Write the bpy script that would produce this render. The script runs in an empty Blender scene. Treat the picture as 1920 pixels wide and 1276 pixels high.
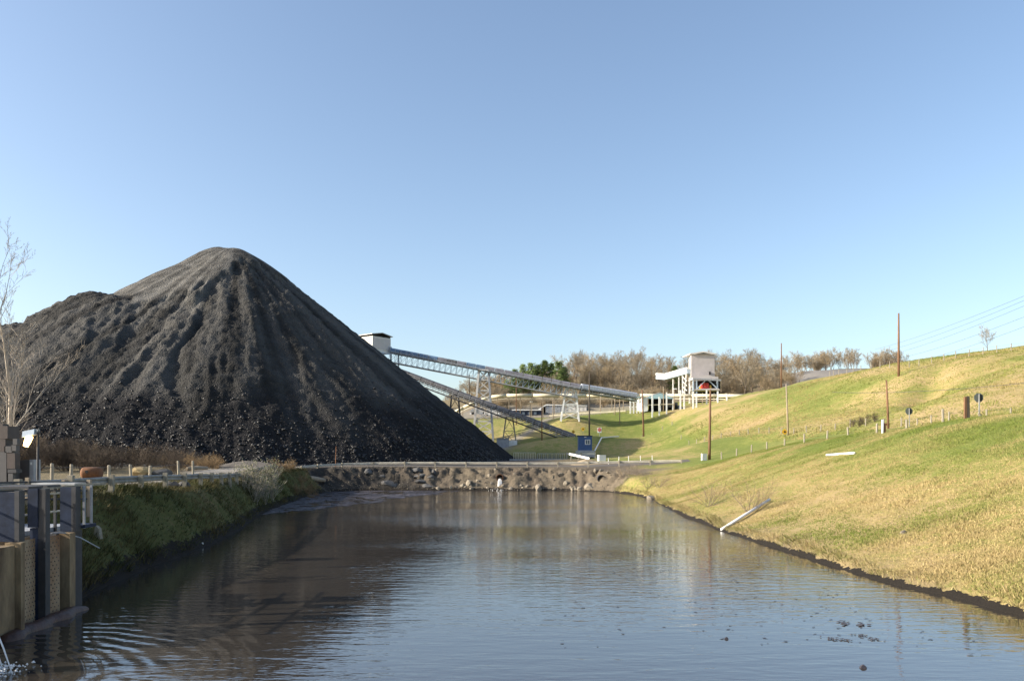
import bpy, bmesh, math, random
import numpy as np
from mathutils import Vector, Matrix

R = math.radians
SC = bpy.context.scene
COL = SC.collection
# ------------------------------------------------------------------ camera / light
F = 1493.0; HZ = 860.0; CZ = 4.5          # focal length in photo pixels, horizon row, eye height over the water
cam = bpy.data.cameras.new('camera'); cam_o = bpy.data.objects.new('camera', cam); COL.objects.link(cam_o)
cam.sensor_width = 36.0; cam.lens = 36.0 * F / 1920.0
cam.shift_y = (HZ - 638.0) / 1920.0
cam.clip_start = 0.1; cam.clip_end = 5000
cam_o.location = (0, 0, CZ); cam_o.rotation_euler = (R(90), 0, 0)
SC.camera = cam_o

SUN_EL = 24.0; SUN_AZ = 11.0              # sun comes from -X, turned SUN_AZ degrees toward the viewer
to_sun = Vector((-math.cos(R(SUN_AZ)) * math.cos(R(SUN_EL)), -math.sin(R(SUN_AZ)) * math.cos(R(SUN_EL)), math.sin(R(SUN_EL))))
w = bpy.data.worlds.new('World'); SC.world = w; w.use_nodes = True
nt = w.node_tree; bg = nt.nodes['Background']
sky = nt.nodes.new('ShaderNodeTexSky'); sky.sky_type = 'NISHITA'; sky.sun_disc = False
sky.sun_elevation = R(SUN_EL); sky.sun_rotation = math.atan2(to_sun.x, to_sun.y)
sky.altitude = 300; sky.air_density = 1.0; sky.dust_density = 2.3; sky.ozone_density = 1.1
bg.inputs['Strength'].default_value = 0.13
nt.links.new(sky.outputs[0], bg.inputs[0])
sun = bpy.data.lights.new('sun', 'SUN'); sun.energy = 4.6; sun.angle = R(0.53); sun.color = (1.0, 0.92, 0.79)
sun_o = bpy.data.objects.new('sun', sun); COL.objects.link(sun_o)
sun_o.rotation_euler = to_sun.to_track_quat('Z', 'Y').to_euler()
sun_o.location = (-60, -10, 60)
SC.view_settings.view_transform = 'Standard'; SC.view_settings.look = 'None'
SC.view_settings.exposure = 0.95; SC.view_settings.gamma = 1.0

def far_depth(px, D):                     # depth survey of the yard behind the dam
    f = float(np.interp(D, [122, 142, 163, 172, 180, 200, 215, 240, 300], [0, 35, 27, 23, 20, 18, 17, 11, 0]))
    return D + f * float(np.interp(px, [1264, 1286], [1, 0]))
def Praw(px, py, D): return Vector(((px - 960.0) / F * D, D, CZ - (py - HZ) / F * D))
def P(px, py, D):
    D = far_depth(px, D)
    return Vector(((px - 960.0) / F * D, D, CZ - (py - HZ) / F * D))

# ------------------------------------------------------------------ noise
def _hash(ix, iy, s):
    h = (ix.astype(np.int64) * 374761393 + iy.astype(np.int64) * 668265263 + s * 974634777) & 0x7fffffff
    h = ((h ^ (h >> 13)) * 1274126177) & 0x7fffffff
    return ((h ^ (h >> 16)) & 0xffff) / 65535.0
def vnoise(x, y, s=0):
    x = np.asarray(x, float); y = np.asarray(y, float)
    ix = np.floor(x); iy = np.floor(y); fx = x - ix; fy = y - iy
    fx = fx * fx * (3 - 2 * fx); fy = fy * fy * (3 - 2 * fy)
    a = _hash(ix, iy, s); b = _hash(ix + 1, iy, s); c = _hash(ix, iy + 1, s); d = _hash(ix + 1, iy + 1, s)
    return (a + (b - a) * fx) * (1 - fy) + (c + (d - c) * fx) * fy - 0.5
def fbm(x, y, s=0, o=4, g=0.5):
    v = 0.0; a = 1.0
    for k in range(o):
        v = v + a * vnoise(x, y, s + k * 17); x = x * 2.03 + 5.1; y = y * 2.03 + 3.7; a *= g
    return v
def sstep(a, b, x):
    t = np.clip((x - a) / (b - a), 0, 1); return t * t * (3 - 2 * t)

# ------------------------------------------------------------------ materials
def nodes(name):
    m = bpy.data.materials.new(name); m.use_nodes = True
    return m, m.node_tree, m.node_tree.nodes['Principled BSDF']
def mat(name, col, rough=0.7, var=0.25, scale=3.0, bump=0.0, bscale=20.0, metal=0.0, spec=0.5, stretch=(1, 1, 1), col2=None):
    m, t, b = nodes(name)
    tc = t.nodes.new('ShaderNodeTexCoord'); mp = t.nodes.new('ShaderNodeMapping'); mp.inputs['Scale'].default_value = stretch
    t.links.new(tc.outputs['Object'], mp.inputs[0])
    n = t.nodes.new('ShaderNodeTexNoise'); n.inputs['Scale'].default_value = scale; n.inputs['Detail'].default_value = 6
    n.inputs['Roughness'].default_value = 0.65
    t.links.new(mp.outputs[0], n.inputs[0])
    r = t.nodes.new('ShaderNodeValToRGB'); e = r.color_ramp.elements
    c2 = col2 if col2 else tuple(c * (1 - var) for c in col)
    e[0].position = 0.3; e[0].color = (*c2, 1); e[1].position = 0.7; e[1].color = (*[min(1, c * (1 + var * 0.4)) for c in col], 1)
    t.links.new(n.outputs[0], r.inputs[0]); t.links.new(r.outputs[0], b.inputs['Base Color'])
    b.inputs['Roughness'].default_value = rough; b.inputs['Metallic'].default_value = metal
    b.inputs['Specular IOR Level'].default_value = spec
    if bump:
        n2 = t.nodes.new('ShaderNodeTexNoise'); n2.inputs['Scale'].default_value = bscale; n2.inputs['Detail'].default_value = 4
        t.links.new(mp.outputs[0], n2.inputs[0])
        bp = t.nodes.new('ShaderNodeBump'); bp.inputs['Strength'].default_value = 1.0; bp.inputs['Distance'].default_value = bump
        t.links.new(n2.outputs[0], bp.inputs['Height']); t.links.new(bp.outputs[0], b.inputs['Normal'])
    return m
def emit(name, col, s):
    m, t, b = nodes(name); b.inputs['Base Color'].default_value = (*col, 1)
    b.inputs['Emission Color'].default_value = (*col, 1); b.inputs['Emission Strength'].default_value = s; return m
def vcol_mat(name, rough=0.9, bump=0.0, bscale=4.0, spec=0.3, trans=0.0):
    m, t, b = nodes(name)
    a = t.nodes.new('ShaderNodeAttribute'); a.attribute_name = 'col'
    t.links.new(a.outputs['Color'], b.inputs['Base Color'])
    b.inputs['Roughness'].default_value = rough; b.inputs['Specular IOR Level'].default_value = spec
    if bump:
        tc = t.nodes.new('ShaderNodeTexCoord'); n2 = t.nodes.new('ShaderNodeTexNoise'); n2.inputs['Scale'].default_value = bscale
        n2.inputs['Detail'].default_value = 6; t.links.new(tc.outputs['Object'], n2.inputs[0])
        bp = t.nodes.new('ShaderNodeBump'); bp.inputs['Distance'].default_value = bump
        t.links.new(n2.outputs[0], bp.inputs['Height']); t.links.new(bp.outputs[0], b.inputs['Normal'])
    return m

M = {}
M['white'] = mat('white_paint', (0.78, 0.77, 0.74), 0.5, 0.12, 1.5)
M['cream'] = mat('cream_paint', (0.62, 0.55, 0.40), 0.6, 0.25, 1.0)
M['clad'] = mat('pale_grey_cladding', (0.55, 0.50, 0.48), 0.6, 0.12, 0.6)
M['cladlight'] = mat('pale_cladding', (0.66, 0.62, 0.57), 0.6, 0.12, 0.6)
M['greysteel'] = mat('grey_steel', (0.33, 0.34, 0.36), 0.5, 0.3, 2.0)
M['lightsteel'] = mat('pale_blue_steel', (0.42, 0.50, 0.58), 0.5, 0.25, 2.0)
M['darksteel'] = mat('dark_steel', (0.045, 0.045, 0.05), 0.6, 0.4, 3.0)
M['galv'] = mat('galvanised_steel', (0.46, 0.46, 0.45), 0.42, 0.35, 2.5, metal=0.35)
M['silver'] = mat('silver_hoops', (0.62, 0.62, 0.66), 0.35, 0.2, 2.0, metal=0.4)
M['bluepanel'] = mat('blue_belt_cover', (0.10, 0.19, 0.33), 0.5, 0.5, 0.5)
M['mauve'] = mat('mauve_belt_cover', (0.24, 0.22, 0.25), 0.55, 0.5, 0.5)
M['darkcover'] = mat('charcoal_belt_cover', (0.10, 0.095, 0.10), 0.6, 0.3, 1.0)
M['aqua'] = mat('aqua_panel', (0.34, 0.50, 0.54), 0.55, 0.15, 1.0)
M['blueshed'] = mat('blue_shed_paint', (0.035, 0.085, 0.22), 0.6, 0.25, 2.0)
M['gateblue'] = mat('blue_grey_gate_steel', (0.026, 0.038, 0.07), 0.65, 0.45, 3.0, spec=.2)
M['black'] = mat('black_void', (0.012, 0.012, 0.013), 0.9, 0.2)
M['glass'] = mat('window_glass', (0.10, 0.13, 0.17), 0.08, 0.2)
M['pole'] = mat('brown_pole_wood', (0.20, 0.105, 0.055), 0.85, 0.5, 2.0, 0.004, 30, stretch=(4, 4, 0.4))
M['paleplole'] = mat('weathered_pole_wood', (0.34, 0.27, 0.19), 0.85, 0.4, 2.0, stretch=(4, 4, 0.4))
M['postwood'] = mat('grey_post_wood', (0.33, 0.29, 0.22), 0.9, 0.45, 4.0, 0.004, 30, stretch=(4, 4, 0.5))
M['darkwood'] = mat('dark_post_wood', (0.10, 0.08, 0.06), 0.9, 0.5, 4.0, stretch=(4, 4, 0.5))
M['rust'] = mat('rust', (0.20, 0.085, 0.035), 0.85, 0.5, 3.0, 0.004, 20)
M['brownbox'] = mat('brown_equipment_paint', (0.075, 0.055, 0.048), 0.6, 0.3, 3.0)
M['cabinet'] = mat('grey_cabinet_paint', (0.085, 0.08, 0.08), 0.55, 0.2, 3.0)
M['conc'] = mat('stained_concrete', (0.31, 0.225, 0.125), 0.9, 0.3, 1.6, 0.01, 14, stretch=(1, 1, 0.35), col2=(0.07, 0.04, 0.02))
M['perf'] = mat('perforated_rusty_panel', (0.36, 0.28, 0.18), 0.8, 0.3, 1.2, stretch=(1, 1, 0.5), col2=(0.20, 0.09, 0.035))
M['mudrim'] = mat('red_brown_slime', (0.07, 0.03, 0.018), 0.5, 0.5, 4.0, 0.02, 12)
M['rock'] = mat('pale_sandstone', (0.26, 0.22, 0.165), 0.95, 0.4, 2.0, 0.03, 8)
M['darkrock'] = mat('grey_slab_rock', (0.105, 0.10, 0.095), 0.95, 0.4, 2.0, 0.03, 8)
M['red'] = mat('red_paint', (0.55, 0.05, 0.03), 0.5, 0.15)
M['yellow'] = mat('yellow_paint', (0.62, 0.36, 0.02), 0.5, 0.15)
M['signback'] = mat('sign_back_metal', (0.13, 0.145, 0.135), 0.85, 0.25, spec=.15)
M['bark'] = mat('grey_brown_bark', (0.19, 0.145, 0.105), 0.9, 0.35, 5.0)
M['twig'] = mat('brown_twigs', (0.30, 0.25, 0.175), 0.9, 0.35, 0.25)
M['twigred'] = mat('russet_twigs', (0.34, 0.26, 0.155), 0.9, 0.35, 0.3)
M['twigpale'] = mat('pale_twigs', (0.42, 0.36, 0.29), 0.85, 0.3, 1.0)
M['brush'] = mat('brown_brush', (0.085, 0.06, 0.04), 0.9, 0.45, 0.6)
M['brushtan'] = mat('tan_dead_brush', (0.27, 0.18, 0.09), 0.9, 0.4, 0.6)
M['needle'] = mat('pine_needles', (0.16, 0.22, 0.06), 0.8, 0.5, 0.8)
M['leaf'] = mat('shrub_leaves', (0.13, 0.15, 0.04), 0.7, 0.4, 2.0)
M['foam'] = mat('white_water', (0.85, 0.83, 0.80), 0.4, 0.1)
M['wire'] = mat('dark_wire', (0.10, 0.10, 0.11), 0.6, 0.1)
M['pvc'] = mat('white_pvc', (0.80, 0.79, 0.76), 0.4, 0.08)
M['belt'] = mat('black_belt', (0.02, 0.02, 0.02), 0.8, 0.2)
M['yelstone'] = mat('yellowish_block', (0.33, 0.245, 0.12), 0.9, 0.35, 2.0, 0.02, 8)
M['lens'] = emit('lit_lamp_lens', (1.0, 0.62, 0.25), 5.0)
M['lamphot'] = emit('lamp_bulb_glow', (1.0, 0.80, 0.45), 14.0)

# ------------------------------------------------------------------ mesh builder
class MB:
    def __init__(s): s.v = []; s.f = []
    def add(s, vs, fs):
        o = len(s.v); s.v += [tuple(v) for v in vs]; s.f += [tuple(i + o for i in f) for f in fs]; return s
    def box(s, c, d, rz=0.0, ax=None):
        c = Vector(c); hx, hy, hz = d[0] / 2, d[1] / 2, d[2] / 2
        m = ax if ax else Matrix.Rotation(rz, 3, 'Z')
        vs = [c + m @ Vector((x * hx, y * hy, z * hz)) for z in (-1, 1) for x, y in ((-1, -1), (1, -1), (1, 1), (-1, 1))]
        return s.add(vs, [(3, 2, 1, 0), (4, 5, 6, 7), (0, 1, 5, 4), (1, 2, 6, 5), (2, 3, 7, 6), (3, 0, 4, 7)])
    def bar(s, a, b, wd, ht=None):
        a = Vector(a); b = Vector(b); ht = ht or wd; y = (b - a); L = y.length
        if L < 1e-6: return s
        y = y / L; up = Vector((0, 0, 1)) if abs(y.z) < 0.95 else Vector((1, 0, 0))
        x = y.cross(up).normalized(); z = x.cross(y)
        m = Matrix((x, y, z)).transposed()
        return s.box((a + b) / 2, (wd, L, ht), ax=m)
    def tube(s, pts, rs, n=6, cap=True):
        pts = [Vector(p) for p in pts]
        if not hasattr(rs, '__len__'): rs = [rs] * len(pts)
        vs = []; fs = []
        for i, p in enumerate(pts):
            t = (pts[min(i + 1, len(pts) - 1)] - pts[max(i - 1, 0)])
            t = t.normalized() if t.length > 1e-9 else Vector((0, 0, 1))
            up = Vector((0, 0, 1)) if abs(t.z) < 0.9 else Vector((1, 0, 0))
            x = t.cross(up).normalized(); y = x.cross(t)
            for k in range(n):
                a = 2 * math.pi * k / n; vs.append(p + (x * math.cos(a) + y * math.sin(a)) * rs[i])
        for i in range(len(pts) - 1):
            for k in range(n):
                fs.append((i * n + k, i * n + (k + 1) % n, (i + 1) * n + (k + 1) % n, (i + 1) * n + k))
        if cap:
            fs.append(tuple(range(n))[::-1]); fs.append(tuple((len(pts) - 1) * n + k for k in range(n)))
        return s.add(vs, fs)
    def prism(s, poly, off):
        n = len(poly); off = Vector(off); vs = [Vector(p) for p in poly] + [Vector(p) + off for p in poly]
        return s.add(vs, [tuple(range(n))[::-1], tuple(range(n, 2 * n))] + [(i, (i + 1) % n, n + (i + 1) % n, n + i) for i in range(n)])
    def mesh(s, name, m, origin=(0, 0, 0), smooth=False):
        me = bpy.data.meshes.new(name); o = Vector(origin)
        me.from_pydata([tuple(Vector(v) - o) for v in s.v], [], s.f); me.materials.append(m)
        bm = bmesh.new(); bm.from_mesh(me); bmesh.ops.recalc_face_normals(bm, faces=bm.faces); bm.to_mesh(me); bm.free()
        if smooth: me.polygons.foreach_set('use_smooth', [True] * len(me.polygons))
        return me
    def build(s, name, m, parent=None, smooth=False, origin=None):
        if parent is not None:
            wo = parent.location if parent.parent is None else parent.location + parent.parent.location
            me = s.mesh(name, m, wo, smooth)
        else:
            if origin is None:
                lo = [min(v[i] for v in s.v) for i in range(3)]; hi = [max(v[i] for v in s.v) for i in range(3)]
                origin = ((lo[0] + hi[0]) / 2, (lo[1] + hi[1]) / 2, lo[2])
            me = s.mesh(name, m, origin, smooth)
        o = bpy.data.objects.new(name, me); COL.objects.link(o)
        if parent is not None: o.parent = parent
        elif origin is not None: o.location = origin
        return o
def tag(o, label=None, cat=None, group=None, kind=None):
    if label: o['label'] = label
    if cat: o['category'] = cat
    if group: o['group'] = group
    if kind: o['kind'] = kind
    return o
def empty(name, loc, label, cat, group=None):
    o = bpy.data.objects.new(name, None); COL.objects.link(o); o.location = loc; o.empty_display_size = 0.3
    return tag(o, label, cat, group)
def link_mesh(name, me, parent=None, loc=(0, 0, 0), rot=(0, 0, 0), scale=(1, 1, 1)):
    o = bpy.data.objects.new(name, me); COL.objects.link(o); o.location = loc; o.rotation_euler = rot; o.scale = scale
    if parent is not None: o.parent = parent
    return o
def np_mesh(name, V, T, m, cols=None, smooth=False, attrs=None):
    me = bpy.data.meshes.new(name); V = np.asarray(V, np.float32); T = np.asarray(T, np.int32); k = T.shape[1]
    me.vertices.add(len(V)); me.vertices.foreach_set('co', V.ravel())
    me.loops.add(T.size); me.loops.foreach_set('vertex_index', T.ravel())
    me.polygons.add(len(T)); me.polygons.foreach_set('loop_start', np.arange(0, T.size, k, dtype=np.int32))
    me.polygons.foreach_set('loop_total', np.full(len(T), k, np.int32))
    me.update(calc_edges=True)
    if smooth: me.polygons.foreach_set('use_smooth', np.ones(len(T), bool))
    if cols is not None:
        a = me.attributes.new('col', 'FLOAT_COLOR', 'POINT'); c = np.ones((len(V), 4), np.float32); c[:, :3] = cols
        a.data.foreach_set('color', c.ravel())
    for n_, arr in (attrs or {}).items():
        a = me.attributes.new(n_, 'FLOAT', 'POINT'); a.data.foreach_set('value', np.asarray(arr, np.float32).ravel())
    me.materials.append(m); me.validate(); return me

ORD = 'first second third fourth fifth sixth seventh eighth ninth tenth eleventh twelfth thirteenth fourteenth fifteenth sixteenth seventeenth eighteenth nineteenth twentieth'.split(); ORD += ['twenty-' + q for q in ORD[:9]] + ['thirtieth']
# ------------------------------------------------------------------ terrain
SHORE = np.array([(14.5, 4), (14.8, 23), (13.6, 30), (13.4, 42), (13.1, 50), (13.5, 62), (14.4, 76), (15.6, 88), (15.4, 100), (13.2, 110),
                  (8, 113.5), (0, 114), (-10, 114.3), (-19, 113.5), (-25, 110), (-25.2, 100), (-24, 90), (-20.9, 67), (-17.7, 52), (-15.9, 42),
                  (-14.8, 30.5), (-14.0, 25), (-13.6, 18), (-13.4, 4)], float)
def shore_d(x, y):
    x = np.asarray(x, float); y = np.asarray(y, float)
    wob = 0.35 * fbm(x * 0.35, y * 0.35, 91, 3)
    d = np.full(x.shape, 1e9); ins = np.zeros(x.shape, bool); n = len(SHORE)
    for i in range(n):
        ax, ay = SHORE[i]; bx, by = SHORE[(i + 1) % n]; ex, ey = bx - ax, by - ay
        t = np.clip(((x - ax) * ex + (y - ay) * ey) / (ex * ex + ey * ey), 0, 1)
        d = np.minimum(d, np.hypot(x - ax - t * ex, y - ay - t * ey))
        c = ((ay > y) != (by > y)) & (x < (bx - ax) * (y - ay) / (by - ay + 1e-12) + ax); ins ^= c
    return np.where(ins, -d, d) + wob
CTRL = [(-19, 30, 3), (-19, 40, 3), (-23, 60, 3), (-28, 85, 3.1), (-31, 100, 3.2), (-30, 40, 3), (-40, 60, 3.2), (-60, 60, 3.5), (-45, 90, 3.6),
        (-80, 100, 4.5), (-100, 60, 4), (-30, 15, 3), (-60, 20, 3.5), (-18, 20, 2.9), (-120, 150, 5), (-60, 150, 4.2),
        (-10, -5, 2.9), (0, -5, 2.9), (14, -5, 3), (0, -30, 3), (-60, -30, 3), (60, -30, 9),
        (-30, 116, 3.3), (-25, 119.5, 3.4), (-10, 119.5, 3.3), (5, 119.5, 3.3), (15, 119.5, 3.3), (23, 119, 3.7), (29, 117, 4.4),
        (-10, 126, 3.4), (0, 126, 3.4), (10, 126, 3.5), (18, 127, 4.0), (0, 140, 3.9), (-12, 140, 3.9), (9, 140, 4.4), (15, 141, 4.5), (23, 141, 5.0), (0, 152, 4.1), (0, 168, 4.2), (10, 170, 4.4), (18, 172, 4.6), (20, 158, 4.6), (8, 180, 4.8), (20, 179, 4.9), (-6, 178, 4.4),
        (33, 50, 7), (33.1, 58, 7.3), (33.5, 66, 7.1), (33.8, 80, 6.8), (32.6, 93, 6.1), (31.3, 105, 5.2), (32, 38, 7), (32, 25, 7), (32, 8, 7),
        (13.8, 30, .25), (13.6, 50, .25), (14.4, 74, .25), (16, 88, .3), (15, 8, .3), (23, 15, 3.5), (23, 30, 3.5), (23, 50, 3.5), (23, 70, 3.4), (23, 90, 2.9), (23, 107, 3.0),
        (36, 204, 10.3), (43, 165, 9.3), (43, 130, 8.6), (43, 109, 8.1), (43, 90, 7.8), (42, 70, 7.8), (45, 50, 8.2), (46, 30, 8.4), (46, 8, 8.5), (70, 10, 14),
        (100, 200, 27), (130, 260, 30), (160, 120, 32), (100, 60, 22), (250, 150, 40), (250, 20, 35),
        (-40, 200, 9), (-80, 260, 13), (-110, 350, 18), (-160, 240, 10), (-250, 100, 6), (-250, 350, 18)]
for q in [(1013, 830, 163), (1060, 821, 172), (1120, 818, 177), (1207, 819, 180), (1120, 815, 190), (905, 828, 200), (950, 828, 190), (955, 836, 180), (1000, 822, 188),
          (960, 787, 225), (1010, 800, 205), (1060, 784, 203), (1000, 781, 245), (1100, 778, 235), (1180, 773, 216), (900, 781, 240), (860, 776, 260), (1150, 795, 204),
          (1400, 833, 130), (1300, 835, 140), (1250, 838, 146), (1685, 703, 142), (1465, 727, 203), (1900, 655, 140), (1800, 668, 145), (1740, 681, 150), (1640, 692, 165),
          (1560, 705, 188), (1500, 715, 198), (1400, 738, 213), (1340, 755, 217), (1262, 768, 217), (1600, 757, 140), (1800, 740, 100), (1900, 722, 98),
          (1450, 775, 165), (1350, 790, 180), (1250, 797, 195), (1900, 690, 118), (1700, 745, 125),
          (1500, 722, 275), (1500, 698, 305), (1650, 694, 305), (1600, 690, 340), (1700, 695, 340),
          (900, 752, 290), (1000, 750, 290), (1100, 749, 290), (1200, 750, 290), (1300, 752, 262), (1400, 748, 270), (1420, 725, 305),
          (920, 732, 350), (1000, 714, 350), (1100, 704, 350), (1250, 702, 350), (1350, 702, 350), (1430, 706, 350), (850, 766, 400),
          (1000, 730, 480), (1300, 730, 480), (1700, 710, 480), (850, 780, 600)]:
    CTRL.append(tuple(P(*q)))
CTRL += [tuple(Praw(*q)) for q in ((1288, 767, 219), (1315, 761, 216), (1270, 790, 200), (1310, 790, 190), (1290, 780, 205))]
CTRL += [(x, y, 30) for x in (-500, 0, 500) for y in (900, 1300)] + [(-500, -60, 5), (500, -60, 40), (-500, 400, 20), (600, 400, 40)]
CT = np.array(CTRL, float)
def _phi(d2): return np.sqrt(d2 + 25.0)
_A = _phi((CT[:, None, 0] - CT[None, :, 0]) ** 2 + (CT[:, None, 1] - CT[None, :, 1]) ** 2) + np.eye(len(CT)) * 0.02
_n = len(CT); _B = np.zeros((_n + 1, _n + 1)); _B[:_n, :_n] = _A; _B[_n, :_n] = 1; _B[:_n, _n] = 1
_W = np.linalg.solve(_B, np.append(CT[:, 2], 0))
def base_h(x, y):
    if x.size < 200: return _W[_n] + _phi((x[:, None] - CT[None, :, 0]) ** 2 + (y[:, None] - CT[None, :, 1]) ** 2) @ _W[:_n]
    out = np.full(x.shape, _W[_n])
    for i in range(_n): out = out + _W[i] * _phi((x - CT[i, 0]) ** 2 + (y - CT[i, 1]) ** 2)
    return out
def terrain(x, y):
    x = np.asarray(x, float); y = np.asarray(y, float); shp = x.shape; x = x.ravel(); y = y.ravel()
    h = base_h(x, y); d = shore_d(x, y)
    right = sstep(8, 13, x) * (1 - sstep(100, 108, y))
    far = sstep(104, 110, y) * (1 - sstep(128, 132, y)) * (1 - right)
    left = (1 - right) * (1 - far)
    k = 0.62 * right + 0.72 * far + 1.35 * left
    gul = -np.abs(fbm(x * 0.75, y * 0.22, 5, 4)) * 1.6 + .35
    lump = fbm(x * 0.4, y * 0.4, 33, 4)
    bank = k * np.maximum(d, 0) + (0.10 * right + 0.04) + far * np.clip(d, 0, 3) * (0.34 * gul + .30 * fbm(x * 1.4, y * 1.6, 8, 3, .7)) + left * np.clip(d, 0, 2) * 0.35 * lump
    rough = 0.10 * fbm(x * 0.5, y * 0.5, 7, 3) + 0.45 * fbm(x * 0.07, y * 0.07, 12, 3) * sstep(34, 60, x)
    road = np.exp(-((np.abs(x - np.interp(y, [0, 20, 35, 49, 68, 88, 104], [-22, -22, -22.3, -23.3, -27, -31, -33]))) / 4.5) ** 4) * (y < 112)
    rough = rough * (1 - 0.85 * road) * (1 - 0.8 * sstep(115, 118, y) * (1 - sstep(124, 128, y)) * (x < 28))
    # ravine on the upper hill
    rv = np.abs((x - (53 + (y - 105) * 0.62))); rough = rough - 1.6 * np.exp(-(rv / 3.0) ** 2) * sstep(103, 112, y) * (1 - sstep(125, 150, y)) * (x > 45)
    top = h + rough
    s = 0.35; z = np.minimum(top, bank) - s * 0.25 * np.exp(-np.abs(top - bank) / s)
    z = np.where(d < 0, np.maximum(-1.5, 0.7 * d + 0.02), np.maximum(z, 0.03 + 0.02 * d))
    return z.reshape(shp)
def H(x, y): return float(terrain(np.array([x]), np.array([y]))[0])
def Pg(px, D, up=0.0):
    D = far_depth(px, D); x = (px - 960.0) / F * D; return Vector((x, D, H(x, D) + up))

def dam_pt(px, py, D0=113.0):                    # walk along the view line until the ground is met
    D = D0
    for _ in range(400):
        q = Vector(((px - 960.0) / F * D, D, CZ - (py - HZ) / F * D))
        if H(q.x, q.y) >= q.z: return q
        D += .12
    return Vector(((px - 960.0) / F * (D0 + 2), D0 + 2, CZ - (py - HZ) / F * (D0 + 2)))
def spans(*seg):
    out = [np.arange(a, b, s) for a, b, s in seg]; return np.concatenate(out + [np.array([seg[-1][1]])])
xs = spans((-900, -400, 50), (-400, -120, 10), (-120, -45, 1.5), (-45, -26, 0.7), (-26, 36, 0.35), (36, 62, 0.6), (62, 140, 1.3), (140, 500, 10), (500, 1000, 50))
ys = spans((-60, 0, 4), (0, 16, .8), (16, 70, .4), (70, 108, .55), (108, 123, .25), (123, 190, .7), (190, 260, 1.3), (260, 420, 3.5), (420, 1500, 30))
GX, GY = np.meshgrid(xs, ys); GZ = terrain(GX, GY)
nx, ny = len(xs), len(ys); idx = np.arange(nx * ny).reshape(ny, nx)
quads = np.stack([idx[:-1, :-1], idx[:-1, 1:], idx[1:, 1:], idx[1:, :-1]], -1).reshape(-1, 4)
V = np.stack([GX, GY, GZ], -1).reshape(-1, 3)
x, y = V[:, 0], V[:, 1]; D_ = shore_d(x, y)
def lerp(a, b, t): return a * (1 - t[:, None]) + np.array(b)[None, :] * t[:, None]
col = np.tile(np.array([[0.17, 0.14, 0.085]]), (len(V), 1)); gr = np.zeros(len(V)); dry = np.full(len(V), 0.45)
n1 = fbm(x * 0.08, y * 0.08, 3, 4); n2 = fbm(x * 0.3, y * 0.3, 4, 3)
mr = sstep(12, 16, x + 2 * n2) * (1 - sstep(255, 275, y)); gr = np.maximum(gr, mr)
mlow = sstep(164, 174, y + 3 * n2) * (1 - sstep(236, 252, y)) * sstep(-6, 0, x + 4 * n2); gr = np.maximum(gr, mlow)
mplant = sstep(200, 210, y) * (1 - sstep(243, 255, y)) * sstep(-30, -20, x); gr = np.maximum(gr, mplant * 0.8)
mb = (x < -8) & (y < 108) & (D_ > 0.2) & (D_ < 5.5 + 2.5 * n2); gr = np.where(mb, 0.4, gr); col = np.where(mb[:, None], np.array([[.045, .038, .022]]), col)  # left bank soil darkened to deepen the bank's shade
mroad2 = sstep(24, 32, x + n2) * 0
dam = sstep(105, 109, y) * (1 - sstep(127, 132, y)) * (1 - sstep(17, 24, x + 4 * n2))
col = lerp(col, (0.155, 0.128, 0.095), dam); col = lerp(col, (0.040, 0.036, 0.032), dam * sstep(-6, -14, x + 5 * n2)); col = lerp(col, (0.11, 0.09, 0.07), dam * sstep(.05, .35, n2)); gr = gr * (1 - dam)  # shade of the left corner painted coal-dark into the dam colour
blk = sstep(124, 128, y) * (1 - sstep(176, 188, y)) * (1 - sstep(2, 12, x + 4 * n2 - 0.10 * (y - 130))) * (x > -140)
col = lerp(col, (0.045, 0.042, 0.042), blk); gr = gr * (1 - blk)
dirt = np.exp(-(((x - np.interp(y, [183, 203, 222, 242], [-2, -3, 6, 14])) / 3.2) ** 2)) * sstep(183, 193, y) * (1 - sstep(244, 250, y))
dirt = np.maximum(dirt, sstep(244, 250, y) * (1 - sstep(275, 285, y)) * (x < 40) * 0.8)
col = lerp(col, (0.25, 0.23, 0.20), dirt); gr = gr * (1 - 0.9 * dirt)
bench = sstep(265, 280, y) * (1 - sstep(320, 330, y)) * sstep(92, 100, x)
col = lerp(col, (0.23, 0.215, 0.20), bench)
coal = sstep(88, 104, y + 5 * n1) * (1 - sstep(250, 260, y)) * (1 - sstep(-29, -26, x + 0.0 * y))
col = lerp(col, (0.030, 0.029, 0.030), coal * (1 - sstep(112, 114, y) * (x > -32)))
rd = np.exp(-((x - np.interp(y, [0, 20, 35, 49, 68, 88, 104], [-22, -22, -22.3, -23.3, -27, -31, -33])) / 3.6) ** 6) * (y < 112)
gr = gr * (1 - rd); col = lerp(col, (0.27, 0.24, 0.20), rd)
dry = np.where(x > 10, 0.62 - 0.52 * sstep(7, 17, D_ + 3 * n1) + 0.32 * sstep(22, 34, D_) , 0.25) + 0.5 * n1
dry = np.where((y > 125) & (x < 40), 0.36 + 0.6 * n1, dry); dry = np.where((x > 43) & (y < 230), 0.5 + 0.75 * n1, dry)
dry = np.where((x < 0) & (y < 110), 0.40 + 0.6 * n1 + .4 * n2, dry)

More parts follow.
